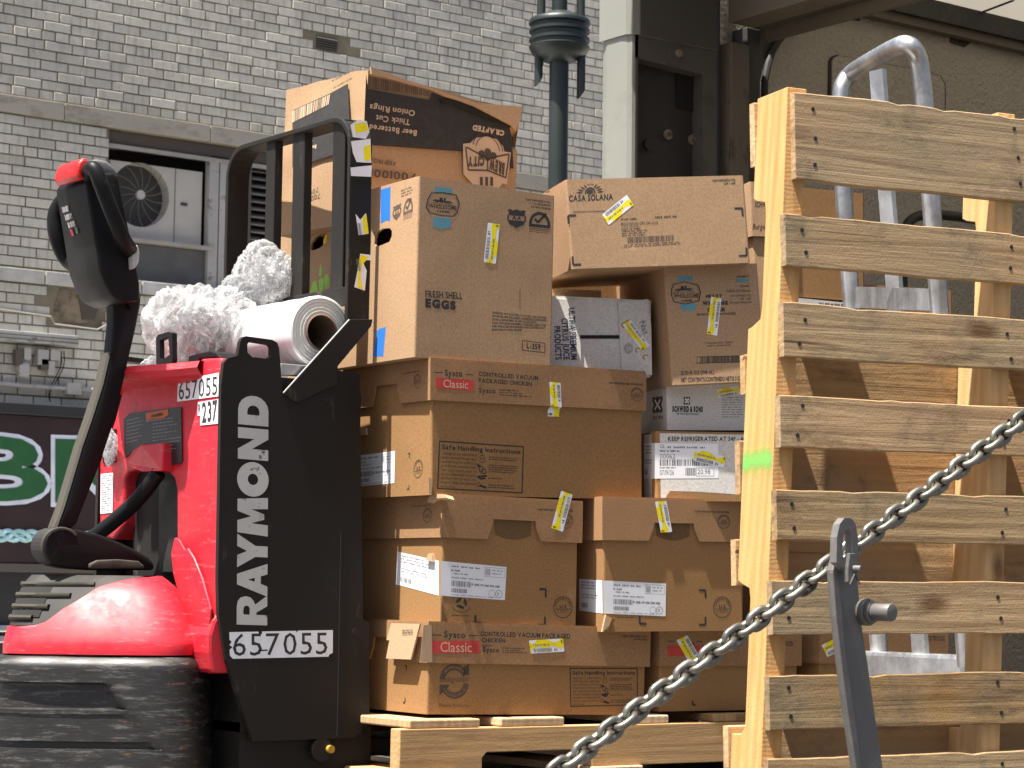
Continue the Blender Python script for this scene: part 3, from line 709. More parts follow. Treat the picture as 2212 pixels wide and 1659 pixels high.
def panel(bm, fn, w0, w1, h0, h1, holes, inward):
    if not holes:
        q = [bm.verts.new(fn(a, b)) for a, b in ((w0, h0), (w1, h0), (w1, h1), (w0, h1))]; bm.faces.new(q); return
    loops = [[(w0, h0), (w1, h0), (w1, h1), (w0, h1)]] + holes
    tris = tessellate_polygon([[V((x, y, 0)) for x, y in l] for l in loops]); flat = [p for l in loops for p in l]
    vs = [bm.verts.new(fn(*p)) for p in flat]
    for t in tris:
        try: bm.faces.new([vs[i] for i in t])
        except ValueError: pass
    for l in holes:
        a = [bm.verts.new(fn(*p)) for p in l]; b = [bm.verts.new(V(fn(*p)) + V(inward) * .006) for p in l]
        for i in range(len(l)): j = (i+1) % len(l); bm.faces.new((a[i], a[j], b[j], b[i]))
def carton_mesh(w, d, h, hf=(), hl=(), r=0.005, sag=0.0):
    bm = B(); q = math.sqrt(.5)
    panel(bm, lambda x, z: V((x, 0, z)), r, w - r, 0, h, list(hf), (0, 1, 0))
    panel(bm, lambda y, z: V((0, y, z)), r, d - r, 0, h, list(hl), (1, 0, 0))
    panel(bm, lambda x, z: V((x, d, z)), r, w - r, 0, h, [], (0, -1, 0))
    panel(bm, lambda y, z: V((w, y, z)), r, d - r, 0, h, [], (-1, 0, 0))
    for cx, cy, a0 in ((r, r, 180), (w - r, r, 270), (w - r, d - r, 0), (r, d - r, 90)):
        prev = None
        for k in range(4):
            t = math.radians(a0 + 30 * k); p = V((cx + r * math.cos(t), cy + r * math.sin(t), 0))
            cur = (bm.verts.new(p), bm.verts.new(p + V((0, 0, h))))
            if prev: bm.faces.new((prev[0], cur[0], cur[1], prev[1]))
            prev = cur
    out = [(r, 0), (w - r, 0), (w, r), (w, d - r), (w - r, d), (r, d), (0, d - r), (0, r)]
    for z in (0.001, h - .001): bm.faces.new([bm.verts.new((x, y, z)) for x, y in out])
    return bm
def lid_mesh(w, d, h, drop, g=0.007, t=0.005, notch_front=None, notch_left=None, skew=0.0):
    bm = B(); z0 = h - drop; z1 = h + .004
    def side(fn, L, notch, off):
        pts = [(0, z0)]
        if notch:
            a, b, hh = notch; pts += [(a - .012, z0), (a, z0 + .025), (a + .004, z0 + hh), (b - .004, z0 + hh), (b, z0 + .025), (b + .012, z0)]
        pts += [(L, z0), (L, z1), (0, z1)]
        prism(bm, [fn(x, z) for x, z in pts], off)
    side(lambda x, z: V((x - g, -g - skew * (z1 - z), z)), w + 2*g, notch_front, (0, t, 0))
    side(lambda y, z: V((-g, y - g + t, z)), d + 2*g - 2*t, notch_left, (t, 0, 0))
    side(lambda x, z: V((x - g, d + g - t, z)), w + 2*g, None, (0, t, 0))
    side(lambda y, z: V((w + g - t, y - g + t, z)), d + 2*g - 2*t, None, (t, 0, 0))
    box(bm, (-g + .001, -g + .001, z1 - .002), (w + g - .001, d + g - .001, z1 + .004))
    return bm
def box_thing(name, label, T, w, d, h, mat, hf=(), hl=(), group=None, inside=None, cat='cardboard box'):
    t = thing(name, label, cat, T, group)
    obj('carton', carton_mesh(w, d, h, hf, hl), mat, t)
    return t

SEED = [10]
def sticker(par, face, p00, p10, p01, e=0.0005, digit='8', flip=False):
    SEED[0] += 1; r = random.Random(SEED[0]); A = face.aff(p00, p10, p01)
    base = Ink(face, e); c = .02; b2 = .07
    base.poly([A(*q) for q in ((c, 0), (1 - c, 0), (1, b2), (1, 1 - b2), (1 - c, 1), (c, 1), (0, 1 - b2), (0, b2))])
    st = base.obj('sticker', 'paper', par, 'white barcode sticker with yellow marker')
    y = Ink(face, e + .00012); j = lambda a: a + r.uniform(-.05, .05)
    y.poly([A(*q) for q in ((0.0, j(.5)), (.10, j(.36)), (.25, j(.48)), (.45, j(.36)), (.62, j(.46)), (.80, .40), (.90, j(.3)), (1.0, j(.45)), (1.0, 1.0), (.93, 1.0), (.86, j(.78)), (.72, j(.72)), (.58, j(.88)), (.50, 1.0), (.22, 1.0), (.16, j(.8)), (.08, j(.75)), (0, j(.78)))])
    y.rect(A, .0, .15, .05, .55); y.obj('yellow_mark', 'yellow', st)
    k = Ink(face, e + .00024); k.bars(A, 22, SEED[0], .10, .07, .64, .34); k.rect(A, .70, .08, .74, .30); k.rect(A, .76, .10, .79, .26)
    k.greek(A, 1, SEED[0], .1, .5, .7, .74, .6, .16); k.obj('barcode', 'ink_grey', st)
    d = Ink(face, e + .00024); d.text(digit, (lambda x, q: A(.93 + .05 * (1 - x if False else x) * .9, .66 + .26 * q)), 'b')
    d.obj('digit', 'ink', st)
    return st
def ship_label(par, face, p00, p10, p11, p01, e=.0005, seed=3, part=None, mat='paper_cool'):
    A = face.quad(p00, p10, p11, p01); lb = Ink(face, e); lb.poly([A(0, 0), A(1, 0), A(1, 1), A(0, 1)])
    o = lb.obj('shipping_label', mat, par, 'white printed shipping label')
    k = Ink(face, e + .00015)
    if part == 'left':
        k.greek(A, 3, seed, .1, .68, .8, .95, .5, .2); k.bars(A, 14, seed, .1, .12, .36, .26); k.greek(A, 2, seed + 1, .12, .4, .9, .56, .5, .2)
    elif part == 'gl':
        k.text('GL', (lambda x, y: A(.08 + .09 * x, .86 + .10 * y))); k.greek(A, 1, 4, .2, .84, .85, .93, .6, .2); k.greek(A, 1, 5, .08, .74, .46, .82, .7, .2)
        k.text('00062', (lambda x, y: A(.08 + .24 * x, .56 + .14 * y))); k.bars(A, 34, 9, .08, .36, .9, .54); k.greek(A, 1, 6, .08, .27, .38, .34, .6, .2)
        k.text('07/19/26', (lambda x, y: A(.08 + .22 * x, .10 + .14 * y))); k.bars(A, 12, 4, .48, .08, .64, .30); k.text('20.98', (lambda x, y: A(.67 + .2 * x, .12 + .14 * y))); k.frame(lambda x, y: A(.65 + .28 * x, .06 + .24 * y), .02, .04)
    else:
        k.greek(A, 1, seed, .16, .84, .62, .92, .6, .25); k.greek(A, 1, seed + 1, .16, .72, .30, .80, .7, .5); k.greek(A, 1, seed + 2, .20, .64, .44, .70, .6, .3)
        k.greek(A, 1, seed + 3, .16, .52, .76, .58, .6, .15); k.bars(A, 20, seed, .16, .30, .46, .46); k.greek(A, 1, seed + 4, .47, .34, .95, .44, .7, .12)
        k.bars(A, 18, seed + 1, .16, .12, .40, .24); k.greek(A, 1, seed + 5, .16, .03, .9, .07, .6, .12)
        k.frame(lambda x, y: A(.66 + .32 * x, .66 + .28 * y), .01, .03); k.bars(A, 7, 5, .68, .70, .75, .90); k.greek(A, 2, 9, .78, .72, .96, .9, .4, .4)
        k.ring(A, .79, .17, .05, .11, .1); k.ring(A, .90, .17, .055, .12, .12); k.greek(A, 2, 2, .87, .12, .93, .22, .5, .5)
    k.obj('label_print', 'ink_grey', o)
    return o
def shield(k, A):                                              # grade shield
    k.poly([A(*q) for q in ((.5, 0), (.38, .1), (.12, .2), (.02, .38), (.04, .42), (.96, .42), (.98, .38), (.88, .2), (.62, .1))][:6] + [A(*q) for q in ((.98, .38), (.88, .2), (.62, .1))])
    k.poly([A(*q) for q in ((.0, .95), (.12, .98), (.3, .92), (.5, 1.0), (.7, .92), (.88, .98), (1, .95), (.94, .78), (.98, .66), (.02, .66), (.06, .78))])
    k.line(A(.02, .4), A(.02, .68), .004); k.line(A(.98, .4), A(.98, .68), .004); k.text('AA', (lambda x, y: A(.24 + .52 * x, .44 + .2 * y)), 'b')
def tick_badge(k, A):
    k.ring(A, .5, .42, .5, .58, .26, 0, 180); k.rect(A, 0, .28, 1, .42); k.line(A(.27, .66), A(.42, .5), .006); k.line(A(.42, .5), A(.8, .95), .006)
    k.greek(A, 3, 4, .02, .02, .98, .26, .45, .14, .05)
def stamp(k, A, txt=True):                                     # round inspection stamp
    k.ring(A, .5, .5, .5, .5, .07, n=36); k.greek(A, 2, 4, .2, .22, .8, .38, .35, .3, .02)
    k.rect(A, .08, .40, .92, .43)
    k.text('U S', (lambda x, y: A(.32 + .36 * x, .46 + .17 * y)), 'b')
    s = 'INSPECTED'
    for i, cch in enumerate(s):
        t = math.radians(168 - i * 19.5); vs, fs = text_poly(cch, 'b'); cx, cy = .5 + .34 * math.cos(t), .5 + .34 * math.sin(t)
        ux, uy = math.sin(t), -math.cos(t); w = .035 if cch == 'I' else .085
        k.raw([A(cx + ux * (x - .5) * w + math.cos(t) * y * .1, cy + uy * (x - .5) * w + math.sin(t) * y * .1) for x, y in vs], fs)
def corner_marks(k, pts, L):                                   # printed corner brackets, (uv, sx, sy)
    for q, sx, sy in pts:
        k.line(q, q + V((sx * L, 0)), .005); k.line(q, q + V((0, sy * L)), .005)
def farm_logo(k, t, oct_, words, f):
    ctr = sum((f.uv(p) for p in oct_), V((0, 0))) / len(oct_)
    o = [f.uv(p) for p in oct_]; i = [ctr + (q - ctr) * .93 for q in o]; i2 = [ctr + (q - ctr) * .88 for q in o]; i3 = [ctr + (q - ctr) * .865 for q in o]; n = len(o)
    for a, b in ((o, i), (i2, i3)):
        for j in range(n): k.raw([a[j], a[(j+1) % n], b[(j+1) % n], b[j]], [(0, 1, 2, 3)])
    w = max(q.x for q in o) - min(q.x for q in o); h = max(q.y for q in o) - min(q.y for q in o)
    hy = ctr.y + h * .12
    for j in range(7):
        x = (j - 3) / 3; k.line(V((ctr.x + x * w * .13, hy)), V((ctr.x + x * w * .36, ctr.y - h * .01)), .0013)
    for j in range(2): k.line(V((ctr.x - w * (.30 - .03 * j), hy + h * .04 * j)), V((ctr.x + w * (.30 - .05 * j), hy + h * (.04 * j + .01))), .0018)
    k.rect(lambda x, y: V((ctr.x - w * .1 + x * w * .1, hy + y * h * .16)), 0, 0, 1, 1); k.disc(lambda x, y: V((ctr.x + w * .06 + x, hy + h * .12 + y)), 0, 0, w * .035, h * .06)
    for s, p0, p1, p2, wt in words: k.t(s, p0, p1, p2, wt)

# ---- egg carton
T, w, h = frame((894, 771), (1191, 799), (903, 380), 4.80, 34)
d = .36; F = front(T); L = left(T, d)
hole = [c5(*p) for p in ((275, 690), (278, 640), (292, 590), (345, 553), (408, 548), (428, 575), (426, 620), (405, 668), (330, 700), (290, 712))]
hole2 = [(d - L.uv(p).x, L.uv(p).y) for p in hole]
eggs = box_thing('egg_carton', 'tall tan egg carton with blue tape and a hand hole, beside the lift frame', T, w, d, h, 'cardboard_tan', hl=[hole2])
k = Ink(F)
k.t('FRESH SHELL', c5(718, 1152), c5(1040, 1170), c5(718, 1092), 'b'); k.t('EGGS', c5(718, 1240), c5(982, 1264), c5(718, 1160), 'x')
k.frame(F.quad(c5(1558, 1615), c5(1760, 1637), c5(1762, 1550), c5(1560, 1525)), .03, .07); k.t('L-359', c5(1600, 1598), c5(1722, 1610), c5(1600, 1548), 'b')
for i, (s, x1) in enumerate((('THESE EGGS ARE PROCESSED, PACKAGED, AND CERTIFIED', 1772), ('FOR GRADE AND SIZE UNDER CONTINUOUS SUPERVISION', 1770), ('OF THE U.S. DEPARTMENT OF AGRICULTURE (USDA).', 1690), ('PLANT, PROCESSING EQUIPMENT, FACILITIES, SANITATION', 1766), ('AND OPERATING PROCEDURES ARE CONTINUOUSLY', 1766), ('MONITORED BY A USDA GRADER.', 1562))):
    y = 1293 + i * 30; k.t(s, c5(1298, y), c5(x1, y + (x1 - 1298) * (.105 - .018 * i)), c5(1298, y - 19), 'b')
for s, x0, y0, y1 in (('KEEP REFRIGERATED', 1590, 308, 336), ('AT 45F OR BELOW', 1665, 345, 363), ('DO NOT FREEZE', 1640, 372, 393)):
    k.t(s, c5(x0, y0), c5(1808, y1), c5(x0, y0 - 18), 'b')
farm_logo(k, T, [c5(*p) for p in ((735, 295), (768, 240), (865, 234), (990, 258), (1018, 330), (1000, 415), (968, 450), (860, 445), (755, 420), (722, 370))],
          (('WHOLESOME', c5(748, 372), c5(990, 394), c5(748, 336), 'b'), ('FARMS', c5(820, 412), c5(930, 420), c5(820, 391), 'b')), F)
shield(k, F.aff(c5(1432, 548), c5(1588, 560), c5(1437, 378))); tick_badge(k, F.aff(c5(1618, 588), c5(1804, 606), c5(1622, 398)))
k.line(F.uv(c5(1542, 1070)), F.uv(c5(1542, 1260)), .0012)
k.obj('printed_lettering', 'ink', eggs)
k = Ink(F, .0002); k.px([c5(*p) for p in ((800, 186), (952, 206), (950, 246), (798, 232))]); k.px([c5(*p) for p in ((786, 452), (942, 464), (940, 542), (862, 560), (785, 536))]); k.obj('printed_ribbon', 'ink_teal', eggs)
sticker(eggs, F, c5(1225, 845), c5(1262, 500), c5(1330, 862))
k = Ink(L); k.px([c5(*p) for p in ((332, 214), (415, 188), (412, 488), (385, 480), (330, 508))]); k.px([c5(*p) for p in ((298, 1445), (320, 1425), (375, 1410), (352, 1665), (262, 1665))]); k.obj('blue_tape', 'tape_blue', eggs, 'bright blue adhesive tape')
k = Ink(L); shield(k, L.aff(c5(434, 498), c5(503, 468), c5(440, 358))); tick_badge(k, L.aff(c5(525, 490), c5(608, 455), c5(530, 308)))
k.greek(L.aff(c5(510, 285), c5(615, 245), c5(505, 215)), 3, 5, word=.3); k.obj('side_print', 'ink_soft', eggs)
bm = B(); box(bm, (.05, .06, .01), (w - .05, d - .05, h * .62)); obj('egg_tray', bm, 'cardboard_torn', eggs)

# ---- long chicken carton with lid under the eggs
def word_lines(k, items):
    for s, p0, p1, p2, wt in items: k.t(s, p0, p1, p2, wt)
T, w, h = frame((931, 1069), (1388, 1079), (929, 781), 4.80, 35)
d = .40; F = front(T); L = left(T, d)
big1 = box_thing('lidded_chicken_carton', 'long brown lidded chicken carton with handling box, carrying the egg carton', T, w, d, h, 'cardboard_orange')
drop = F.uv(c7(740, 50)).y - F.uv(c7(760, 372)).y + .004
obj('lid', lid_mesh(w, d, h, drop, notch_left=(d - L.uv(c7(497, 300)).x + .0, min(d - .03, d - L.uv(c7(292, 300)).x), .045)), 'cardboard_red', big1)
FL = Face(T, (0, -.0071, 0), (1, 0, 0), (0, 0, 1), (0, -1, 0)); LL = Face(T, (-.0071, d, 0), (0, -1, 0), (0, 0, 1), (-1, 0, 0))
FLe = .0003
k = Ink(FL, FLe); word_lines(k, (('Sysco', c7(888, 178), c7(1040, 186), c7(888, 122), 'b'), ('CONTROLLED VACUUM', c7(1183, 178), c7(1700, 216), c7(1183, 140), 'b'), ('PACKAGED CHICKEN', c7(1183, 234), c7(1645, 268), c7(1183, 197), 'b'), ('Sysco', c7(1185, 324), c7(1330, 332), c7(1185, 278), 'b'), ('KEEP REFRIGERATED OR FROZEN', c8(548, 244), c8(840, 262), c8(548, 228), 'b')))
k.line(FL.uv(c7(800, 146)), FL.uv(c7(868, 150)), .002); k.line(FL.uv(c7(1070, 165)), FL.uv(c7(1130, 168)), .002)
k.greek(FL.aff(c7(1362, 352), c7(1690, 372), c7(1362, 288)), 3, 6, word=.12, ragged=.6); stamp(k, FL.aff(c8(738, 395), c8(845, 402), c8(738, 275))); k.obj('lid_lettering', 'ink', big1)
k = Ink(FL, FLe - .00012); k.px([c7(*p) for p in ((810, 192), (1140, 214), (1140, 306), (810, 284))]); k.obj('red_panel', 'ink_red', big1)
k = Ink(FL, FLe); k.t('Classic', c7(875, 276), c7(1090, 288), c7(875, 208), 'n'); k.obj('panel_lettering', 'ink_cream', big1)
def handling_box(par, F, q00, q10, q11, q01, e=.0003, seed=3):
    A = F.quad(q00, q10, q11, q01); k = Ink(F, e); k.frame(A, .014, .026); k.text('Safe Handling Instructions', (lambda x, y: A(.04 + .92 * x, .825 + .10 * y)), 'b')
    rows = ('THIS PRODUCT WAS PREPARED FROM', 'INSPECTED AND PASSED MEAT', 'AND/OR POULTRY. SOME FOOD', 'PRODUCTS MAY CONTAIN BACTERIA', 'THAT COULD CAUSE ILLNESS IF THE', 'PRODUCT IS MISHANDLED OR COOKED', 'IMPROPERLY. FOR YOUR PROTECTION,', 'FOLLOW THESE SAFE HANDLING')
    for i, s in enumerate(rows): k.text(s, (lambda x, y, i=i: A(.04 + .41 * x, .715 - i * .085 + .045 * y)), 'n')
    k.text('INSTRUCTIONS.', lambda x, y: A(.04 + .17 * x, .035 + .045 * y), 'n')
    k.frame(lambda x, y: A(.48 + .055 * x, .60 + .16 * y), .1, .06); k.rect(A, .48, .68, .535, .69)
    k.ring(A, .50, .46, .028, .07, .3); k.ring(A, .53, .42, .03, .06, .3); k.line(A(.455, .55), A(.49, .5), .006)
    k.line(A(.46, .30), A(.57, .33), .004); k.line(A(.46, .30), A(.5, .26), .004); k.line(A(.5, .26), A(.55, .28), .004); k.ring(A, .475, .14, .02, .045, .3); k.line(A(.49, .12), A(.57, .08), .005)
    k.greek(A, 2, seed, .585, .66, .95, .75, .55, .07); k.greek(A, 4, seed + 1, .585, .40, .95, .58, .55, .07); k.greek(A, 1, seed + 2, .585, .26, .77, .31, .55, .12, .02); k.greek(A, 2, seed + 3, .585, .07, .95, .17, .55, .07)
    return k.obj('handling_print', 'ink', par)
handling_box(big1, F, c7(820, 1162), c7(1565, 1202), c7(1577, 790), c7(836, 740))
sticker(big1, FL, c7(1895, 238), c7(1906, 450), c7(1797, 228))
k = Ink(F, .0005); k.px([c7(*p) for p in ((1800, 450), (1908, 448), (1885, 468), (1880, 532), (1785, 530), (1782, 480))]); o = k.obj('sticker_tail', 'paper', big1)
k = Ink(F, .00062); k.px([c7(*p) for p in ((1825, 452), (1880, 450), (1882, 535), (1832, 530), (1842, 490))]); k.obj('yellow_mark', 'yellow', o)
k = Ink(F, .00075); k.t('8', c7(1822, 522), c7(1822, 500), c7(1790, 522), 'b'); k.obj('digit', 'ink', o)
k = Ink(L); stamp(k, L.aff(c7(614, 1075), c7(695, 1060), c7(620, 915)))
k.line(L.uv(c7(570, 855)), L.uv(c7(585, 852)), .003); k.line(L.uv(c7(585, 852)), L.uv(c7(580, 890)), .003); k.line(L.uv(c7(560, 1165)), L.uv(c7(578, 1162)), .003); k.line(L.uv(c7(576, 1162)), L.uv(c7(576, 1128)), .003); k.obj('side_print', 'ink', big1)
k = Ink(LL, .0003); stamp(k, LL.aff(c7(618, 285), c7(675, 278), c7(622, 165))); k.greek(LL.aff(c7(525, 168), c7(685, 142), c7(525, 150)), 1, 4, word=.2); k.obj('lid_stamp', 'ink', big1)
ship_label(big1, L, c7(100, 1145), c7(450, 1110), c7(455, 830), c7(100, 876), seed=8)
bm = B(); prism(bm, [L.pt(L.uv(c7(*p)), .004) for p in ((150, 640), (228, 632), (230, 690), (150, 698))], (-.004, 0, 0)); obj('torn_tab', bm, 'cardboard_torn', big1)
bm = B(); prism(bm, [F.pt(F.uv(c7(*p)), .0) for p in ((742, 1060), (764, 1080), (768, 1215), (745, 1190))], (-.012, -.02, 0)); obj('bent_corner', bm, 'cardboard_torn', big1)

# ---- square lidded cartons of the row below
def square_carton(BL, BR, TL, D, drop_p, notch, label, marks, stick, lab, d=.5, phi=35):
    T, w, h = frame(BL, BR, TL, D, phi); F = front(T); L = left(T, d)
    t = box_thing('lidded_carton', label, T, w, d, h, 'cardboard_orange', group='square brown lidded cartons')
    drop = F.uv(drop_p[0]).y - F.uv(drop_p[1]).y + .004
    a, b, top = F.uv(notch[0]).x, F.uv(notch[1]).x, F.uv(notch[0]).y
    obj('lid', lid_mesh(w, d, h, drop, notch_front=(a + .007, b + .007, top - (h - drop))), 'cardboard_red', t)
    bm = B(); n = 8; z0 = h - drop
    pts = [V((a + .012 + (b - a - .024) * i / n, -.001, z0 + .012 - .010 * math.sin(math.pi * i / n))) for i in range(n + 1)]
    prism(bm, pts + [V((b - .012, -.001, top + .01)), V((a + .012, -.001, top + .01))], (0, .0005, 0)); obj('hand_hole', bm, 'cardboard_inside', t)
    FL = Face(T, (0, -.0071, 0), (1, 0, 0), (0, 0, 1), (0, -1, 0))
    k = Ink(F); stamp(k, F.aff(*marks['stamp'])); s0, s1, s2 = marks['cm']; Lm = .018
    corner_marks(k, ((F.uv(s0), -1, -1), (F.uv(s1), 1, 1), (F.uv(s2), -1, 1)), Lm)
    if 'rec' in marks:
        A = F.aff(*marks['rec']); k.ring(A, .5, .5, .5, .5, .06, 200, 340); k.ring(A, .5, .5, .5, .5, .06, 20, 160)
        for q in range(3):
            tq = math.radians(90 + 120 * q); k.line(A(.5 + .28 * math.cos(tq), .5 + .28 * math.sin(tq)), A(.5 + .28 * math.cos(tq + 1.5), .5 + .28 * math.sin(tq + 1.5)), .005); k.ring(A, .5 + .2 * math.cos(tq + .7), .5 + .2 * math.sin(tq + .7), .1, .1, .25)
        k.t('please recycle', *marks['recw'], 'b')
    k.obj('printed_marks', 'ink', t)
    k = Ink(FL, .0003); k.t('KEEP REFRIGERATED OR FROZEN', *marks['keep'], 'b'); stamp(k, FL.aff(*marks['stamp2'])); k.obj('lid_lettering', 'ink', t)
    sticker(t, FL, *stick)
    ship_label(t, F, *lab)
    return t, T, F, L, w, h, d
sq1 = square_carton((951, 1352), (1245, 1356), (953, 1074), Dp((951, 1352)), (c9(842, 130), c9(860, 465)), (c9(1285, 318), c9(1678, 325)), 'brown lidded carton with white label folded round its sunlit left corner',
    dict(stamp=(c9(1833, 1180), c9(2000, 1180), c9(1833, 992)), cm=(c9(1768, 930), c9(1153, 1225), c9(1758, 1240)), rec=(c9(945, 1130), c9(1118, 1135), c9(945, 965)), recw=(c9(950, 1162), c9(1095, 1165), c9(950, 1148)), keep=(c9(1700, 242), c9(2003, 255), c9(1700, 226)), stamp2=(c9(1895, 398), c9(2005, 400), c9(1895, 272))),
    (c9(2000, 105), c9(1915, 430), c9(1900, 70)), (c9(850, 985), c9(1410, 1025), c9(1425, 735), c9(852, 682)))
t, T, F, L, w, h, d = sq1
ship_label(t, L, c9(460, 885), c9(838, 985), c9(838, 682), c9(480, 602), seed=5, part='left')
LL = Face(T, (-.0071, d, 0), (0, -1, 0), (0, 0, 1), (-1, 0, 0))
k = Ink(LL, .0003); stamp(k, LL.aff(c9(695, 350), c9(775, 345), c9(700, 225))); k.greek(LL.aff(c9(603, 215), c9(780, 205), c9(603, 198)), 1, 4, word=.2); k.obj('lid_stamp', 'ink', t)
bm = B(); prism(bm, [L.pt(L.uv(c9(*p)), .0) for p in ((770, 620), (800, 625), (806, 690), (748, 676))], (-.008, 0, 0)); obj('torn_flap', bm, 'cardboard_torn', t)
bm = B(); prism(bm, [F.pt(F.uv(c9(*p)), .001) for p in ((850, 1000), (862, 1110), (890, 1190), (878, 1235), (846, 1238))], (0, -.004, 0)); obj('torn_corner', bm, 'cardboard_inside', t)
bm = B(); prism(bm, [LL.pt(LL.uv(c9(*p)), .012) for p in ((775, 165), (800, 115), (850, 100), (930, 105), (945, 135), (850, 140), (790, 175))], (.02, .0, -.004)); obj('crushed_lid_corner', bm, 'cardboard_torn', t)
sq2 = square_carton((1303, 1365), (1606, 1362), (1304, 1080), Dp((1303, 1365)) - .04, (c10(480, 152), c10(505, 487)), (c10(918, 350), c10(1285, 358)), 'brown lidded carton with crumpled lower left corner, next to standing pallet',
    dict(stamp=(c10(1455, 1180), c10(1612, 1180), c10(1455, 992)), cm=(c10(1388, 938), c10(815, 1230), c10(1388, 1238)), keep=(c10(1297, 258), c10(1595, 268), c10(1297, 242)), stamp2=(c10(1493, 402), c10(1602, 402), c10(1493, 280))),
    (c10(1047, 160), c10(1098, 430), c10(948, 165)), (c10(500, 1140), c10(1040, 1165), c10(1045, 880), c10(495, 852)), phi=30)
t, T, F, L, w, h, d = sq2
ship_label(t, L, c10(290, 1115), c10(495, 1140), c10(490, 852), c10(290, 838), seed=6, part='left')
bm = B(); prism(bm, [F.pt(F.uv(c10(*p)), .0) for p in ((510, 1150), (575, 1195), (500, 1285), (478, 1300))], (-.004, -.012, 0)); obj('torn_corner', bm, 'cardboard_torn', t)
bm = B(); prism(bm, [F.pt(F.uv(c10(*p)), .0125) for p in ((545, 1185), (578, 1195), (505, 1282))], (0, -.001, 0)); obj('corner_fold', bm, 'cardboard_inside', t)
k = Ink(F); k.t('please recycle', c10(620, 1178), c10(757, 1182), c10(620, 1168), 'b'); k.obj('recycle_line', 'ink', t)

# ---- bottom row
T, w, h = frame((921, 1543), (1392, 1544), (929, 1350), Dp((921, 1543)), 35)
d = .40; F = front(T); L = left(T, d)
big2 = box_thing('lidded_chicken_carton', 'long brown lidded chicken carton with recycling arrows, lowest on the left', T, w, d, h, 'cardboard_orange')
drop = F.uv(c11(665, 412)).y - F.uv(c11(640, 742)).y
obj('lid', lid_mesh(w, d, h, drop, notch_left=(.14, .22, .05)), 'cardboard_red', big2)
FL = Face(T, (0, -.0071, 0), (1, 0, 0), (0, 0, 1), (0, -1, 0)); e = .0003
k = Ink(FL, e); word_lines(k, (('Sysco', c11(770, 522), c11(955, 530), c11(770, 466), 'b'), ('CONTROLLED VACUUM PACKAGED', c11(1088, 510), c11(1870, 532), c11(1088, 468), 'b'), ('CHICKEN', c11(1098, 563), c11(1303, 568), c11(1098, 525), 'b'), ('Sysco', c11(1108, 648), c11(1250, 655), c11(1108, 604), 'b'), ('KEEP REFRIGERATED', c10(667, 1345), c10(882, 1350), c10(667, 1330), 'b'), ('OR FROZEN', c10(765, 1372), c10(882, 1376), c10(765, 1357), 'b')))
k.line(FL.uv(c11(668, 500)), FL.uv(c11(748, 502)), .002); k.line(FL.uv(c11(990, 505)), FL.uv(c11(1068, 507)), .002); k.greek(FL.aff(c11(1280, 660), c11(1500, 665), c11(1280, 605)), 3, 7, word=.12, ragged=.4); k.greek(FL.aff(c11(1105, 605), c11(1215, 608), c11(1105, 582)), 2, 8, word=.3, ragged=.4); k.obj('lid_lettering', 'ink', big2)
k = Ink(FL, e - .00012); k.px([c11(*p) for p in ((665, 552), (1078, 550), (1082, 660), (665, 660))]); k.obj('red_panel', 'ink_red', big2)
k = Ink(FL, e); k.t('Classic', c11(738, 648), c11(1010, 650), c11(738, 562), 'n'); k.obj('panel_lettering', 'ink_cream', big2)
handling_box(big2, F, c12(212, 1128), c12(800, 1112), c12(797, 788), c12(205, 788), seed=8)
k = Ink(F); A = F.aff(c11(730, 1062), c11(988, 1065), c11(730, 742))
k.ring(A, .5, .5, .5, .48, .36, 25, 172); k.ring(A, .5, .5, .5, .48, .36, 205, 352); k.poly([A(.62, .80), A(1.0, .98), A(1.0, .66)]); k.poly([A(.0, .10), A(.0, .40), A(.36, .40)])
k.t('biodegradable', c11(735, 912), c11(985, 905), c11(735, 862), 'n'); k.t('Please Recycle', c11(728, 1128), c11(985, 1128), c11(728, 1096), 'n'); k.obj('recycling_mark', 'ink_soft', big2)
k = Ink(F, .0005)
for s, a0, a1, rr, up in (('BIODEGRADABLE', 140, 45, .41, 1), ('RECYCLABLE', 215, 325, .41, -1)):
    for i, q in enumerate(s):
        t_ = math.radians(a0 + (a1 - a0) * i / (len(s) - 1)); cx, cy = .5 + rr * math.cos(t_), .5 + rr * math.sin(t_) * .96; vs, fs = text_poly(q, 'b')
        ux, uy = (math.sin(t_), -math.cos(t_)) if up > 0 else (-math.sin(t_), math.cos(t_)); wx, wy = (math.cos(t_), math.sin(t_)) if up > 0 else (-math.cos(t_), -math.sin(t_))
        k.raw([A(cx + ux * (x - .5) * .05 + wx * (y - .5) * .07, cy + uy * (x - .5) * .05 + wy * (y - .5) * .07) for x, y in vs], fs)
k.obj('mark_lettering', 'cardboard_orange', big2)
sticker(big2, FL, c11(1525, 663), c11(1820, 645), c11(1508, 548))
LF = Face(T, (-.010, d, 0), (0, -1, 0), (0, 0, 1), (-1, 0, 0))
bm = B(); prism(bm, [LF.pt(LF.uv(c11(*p)), .012) for p in ((350, 398), (600, 405), (520, 715), (305, 705), (335, 548), (308, 545))], (.004, 0, 0)); obj('bent_flap', bm, 'cardboard_torn', big2, 0)
k = Ink(LF, .0135); k.greek(LF.aff(c11(450, 500), c11(555, 495), c11(450, 450)), 2, 3, word=.3); k.obj('flap_print', 'ink_soft', big2)
bm = B(); prism(bm, [FL.pt(FL.uv(c11(*p)), .0002) for p in ((590, 415), (660, 412), (668, 738), (560, 738))], (-.0, -.0006, 0)); obj('tape_strip', bm, 'packing_tape', big2)
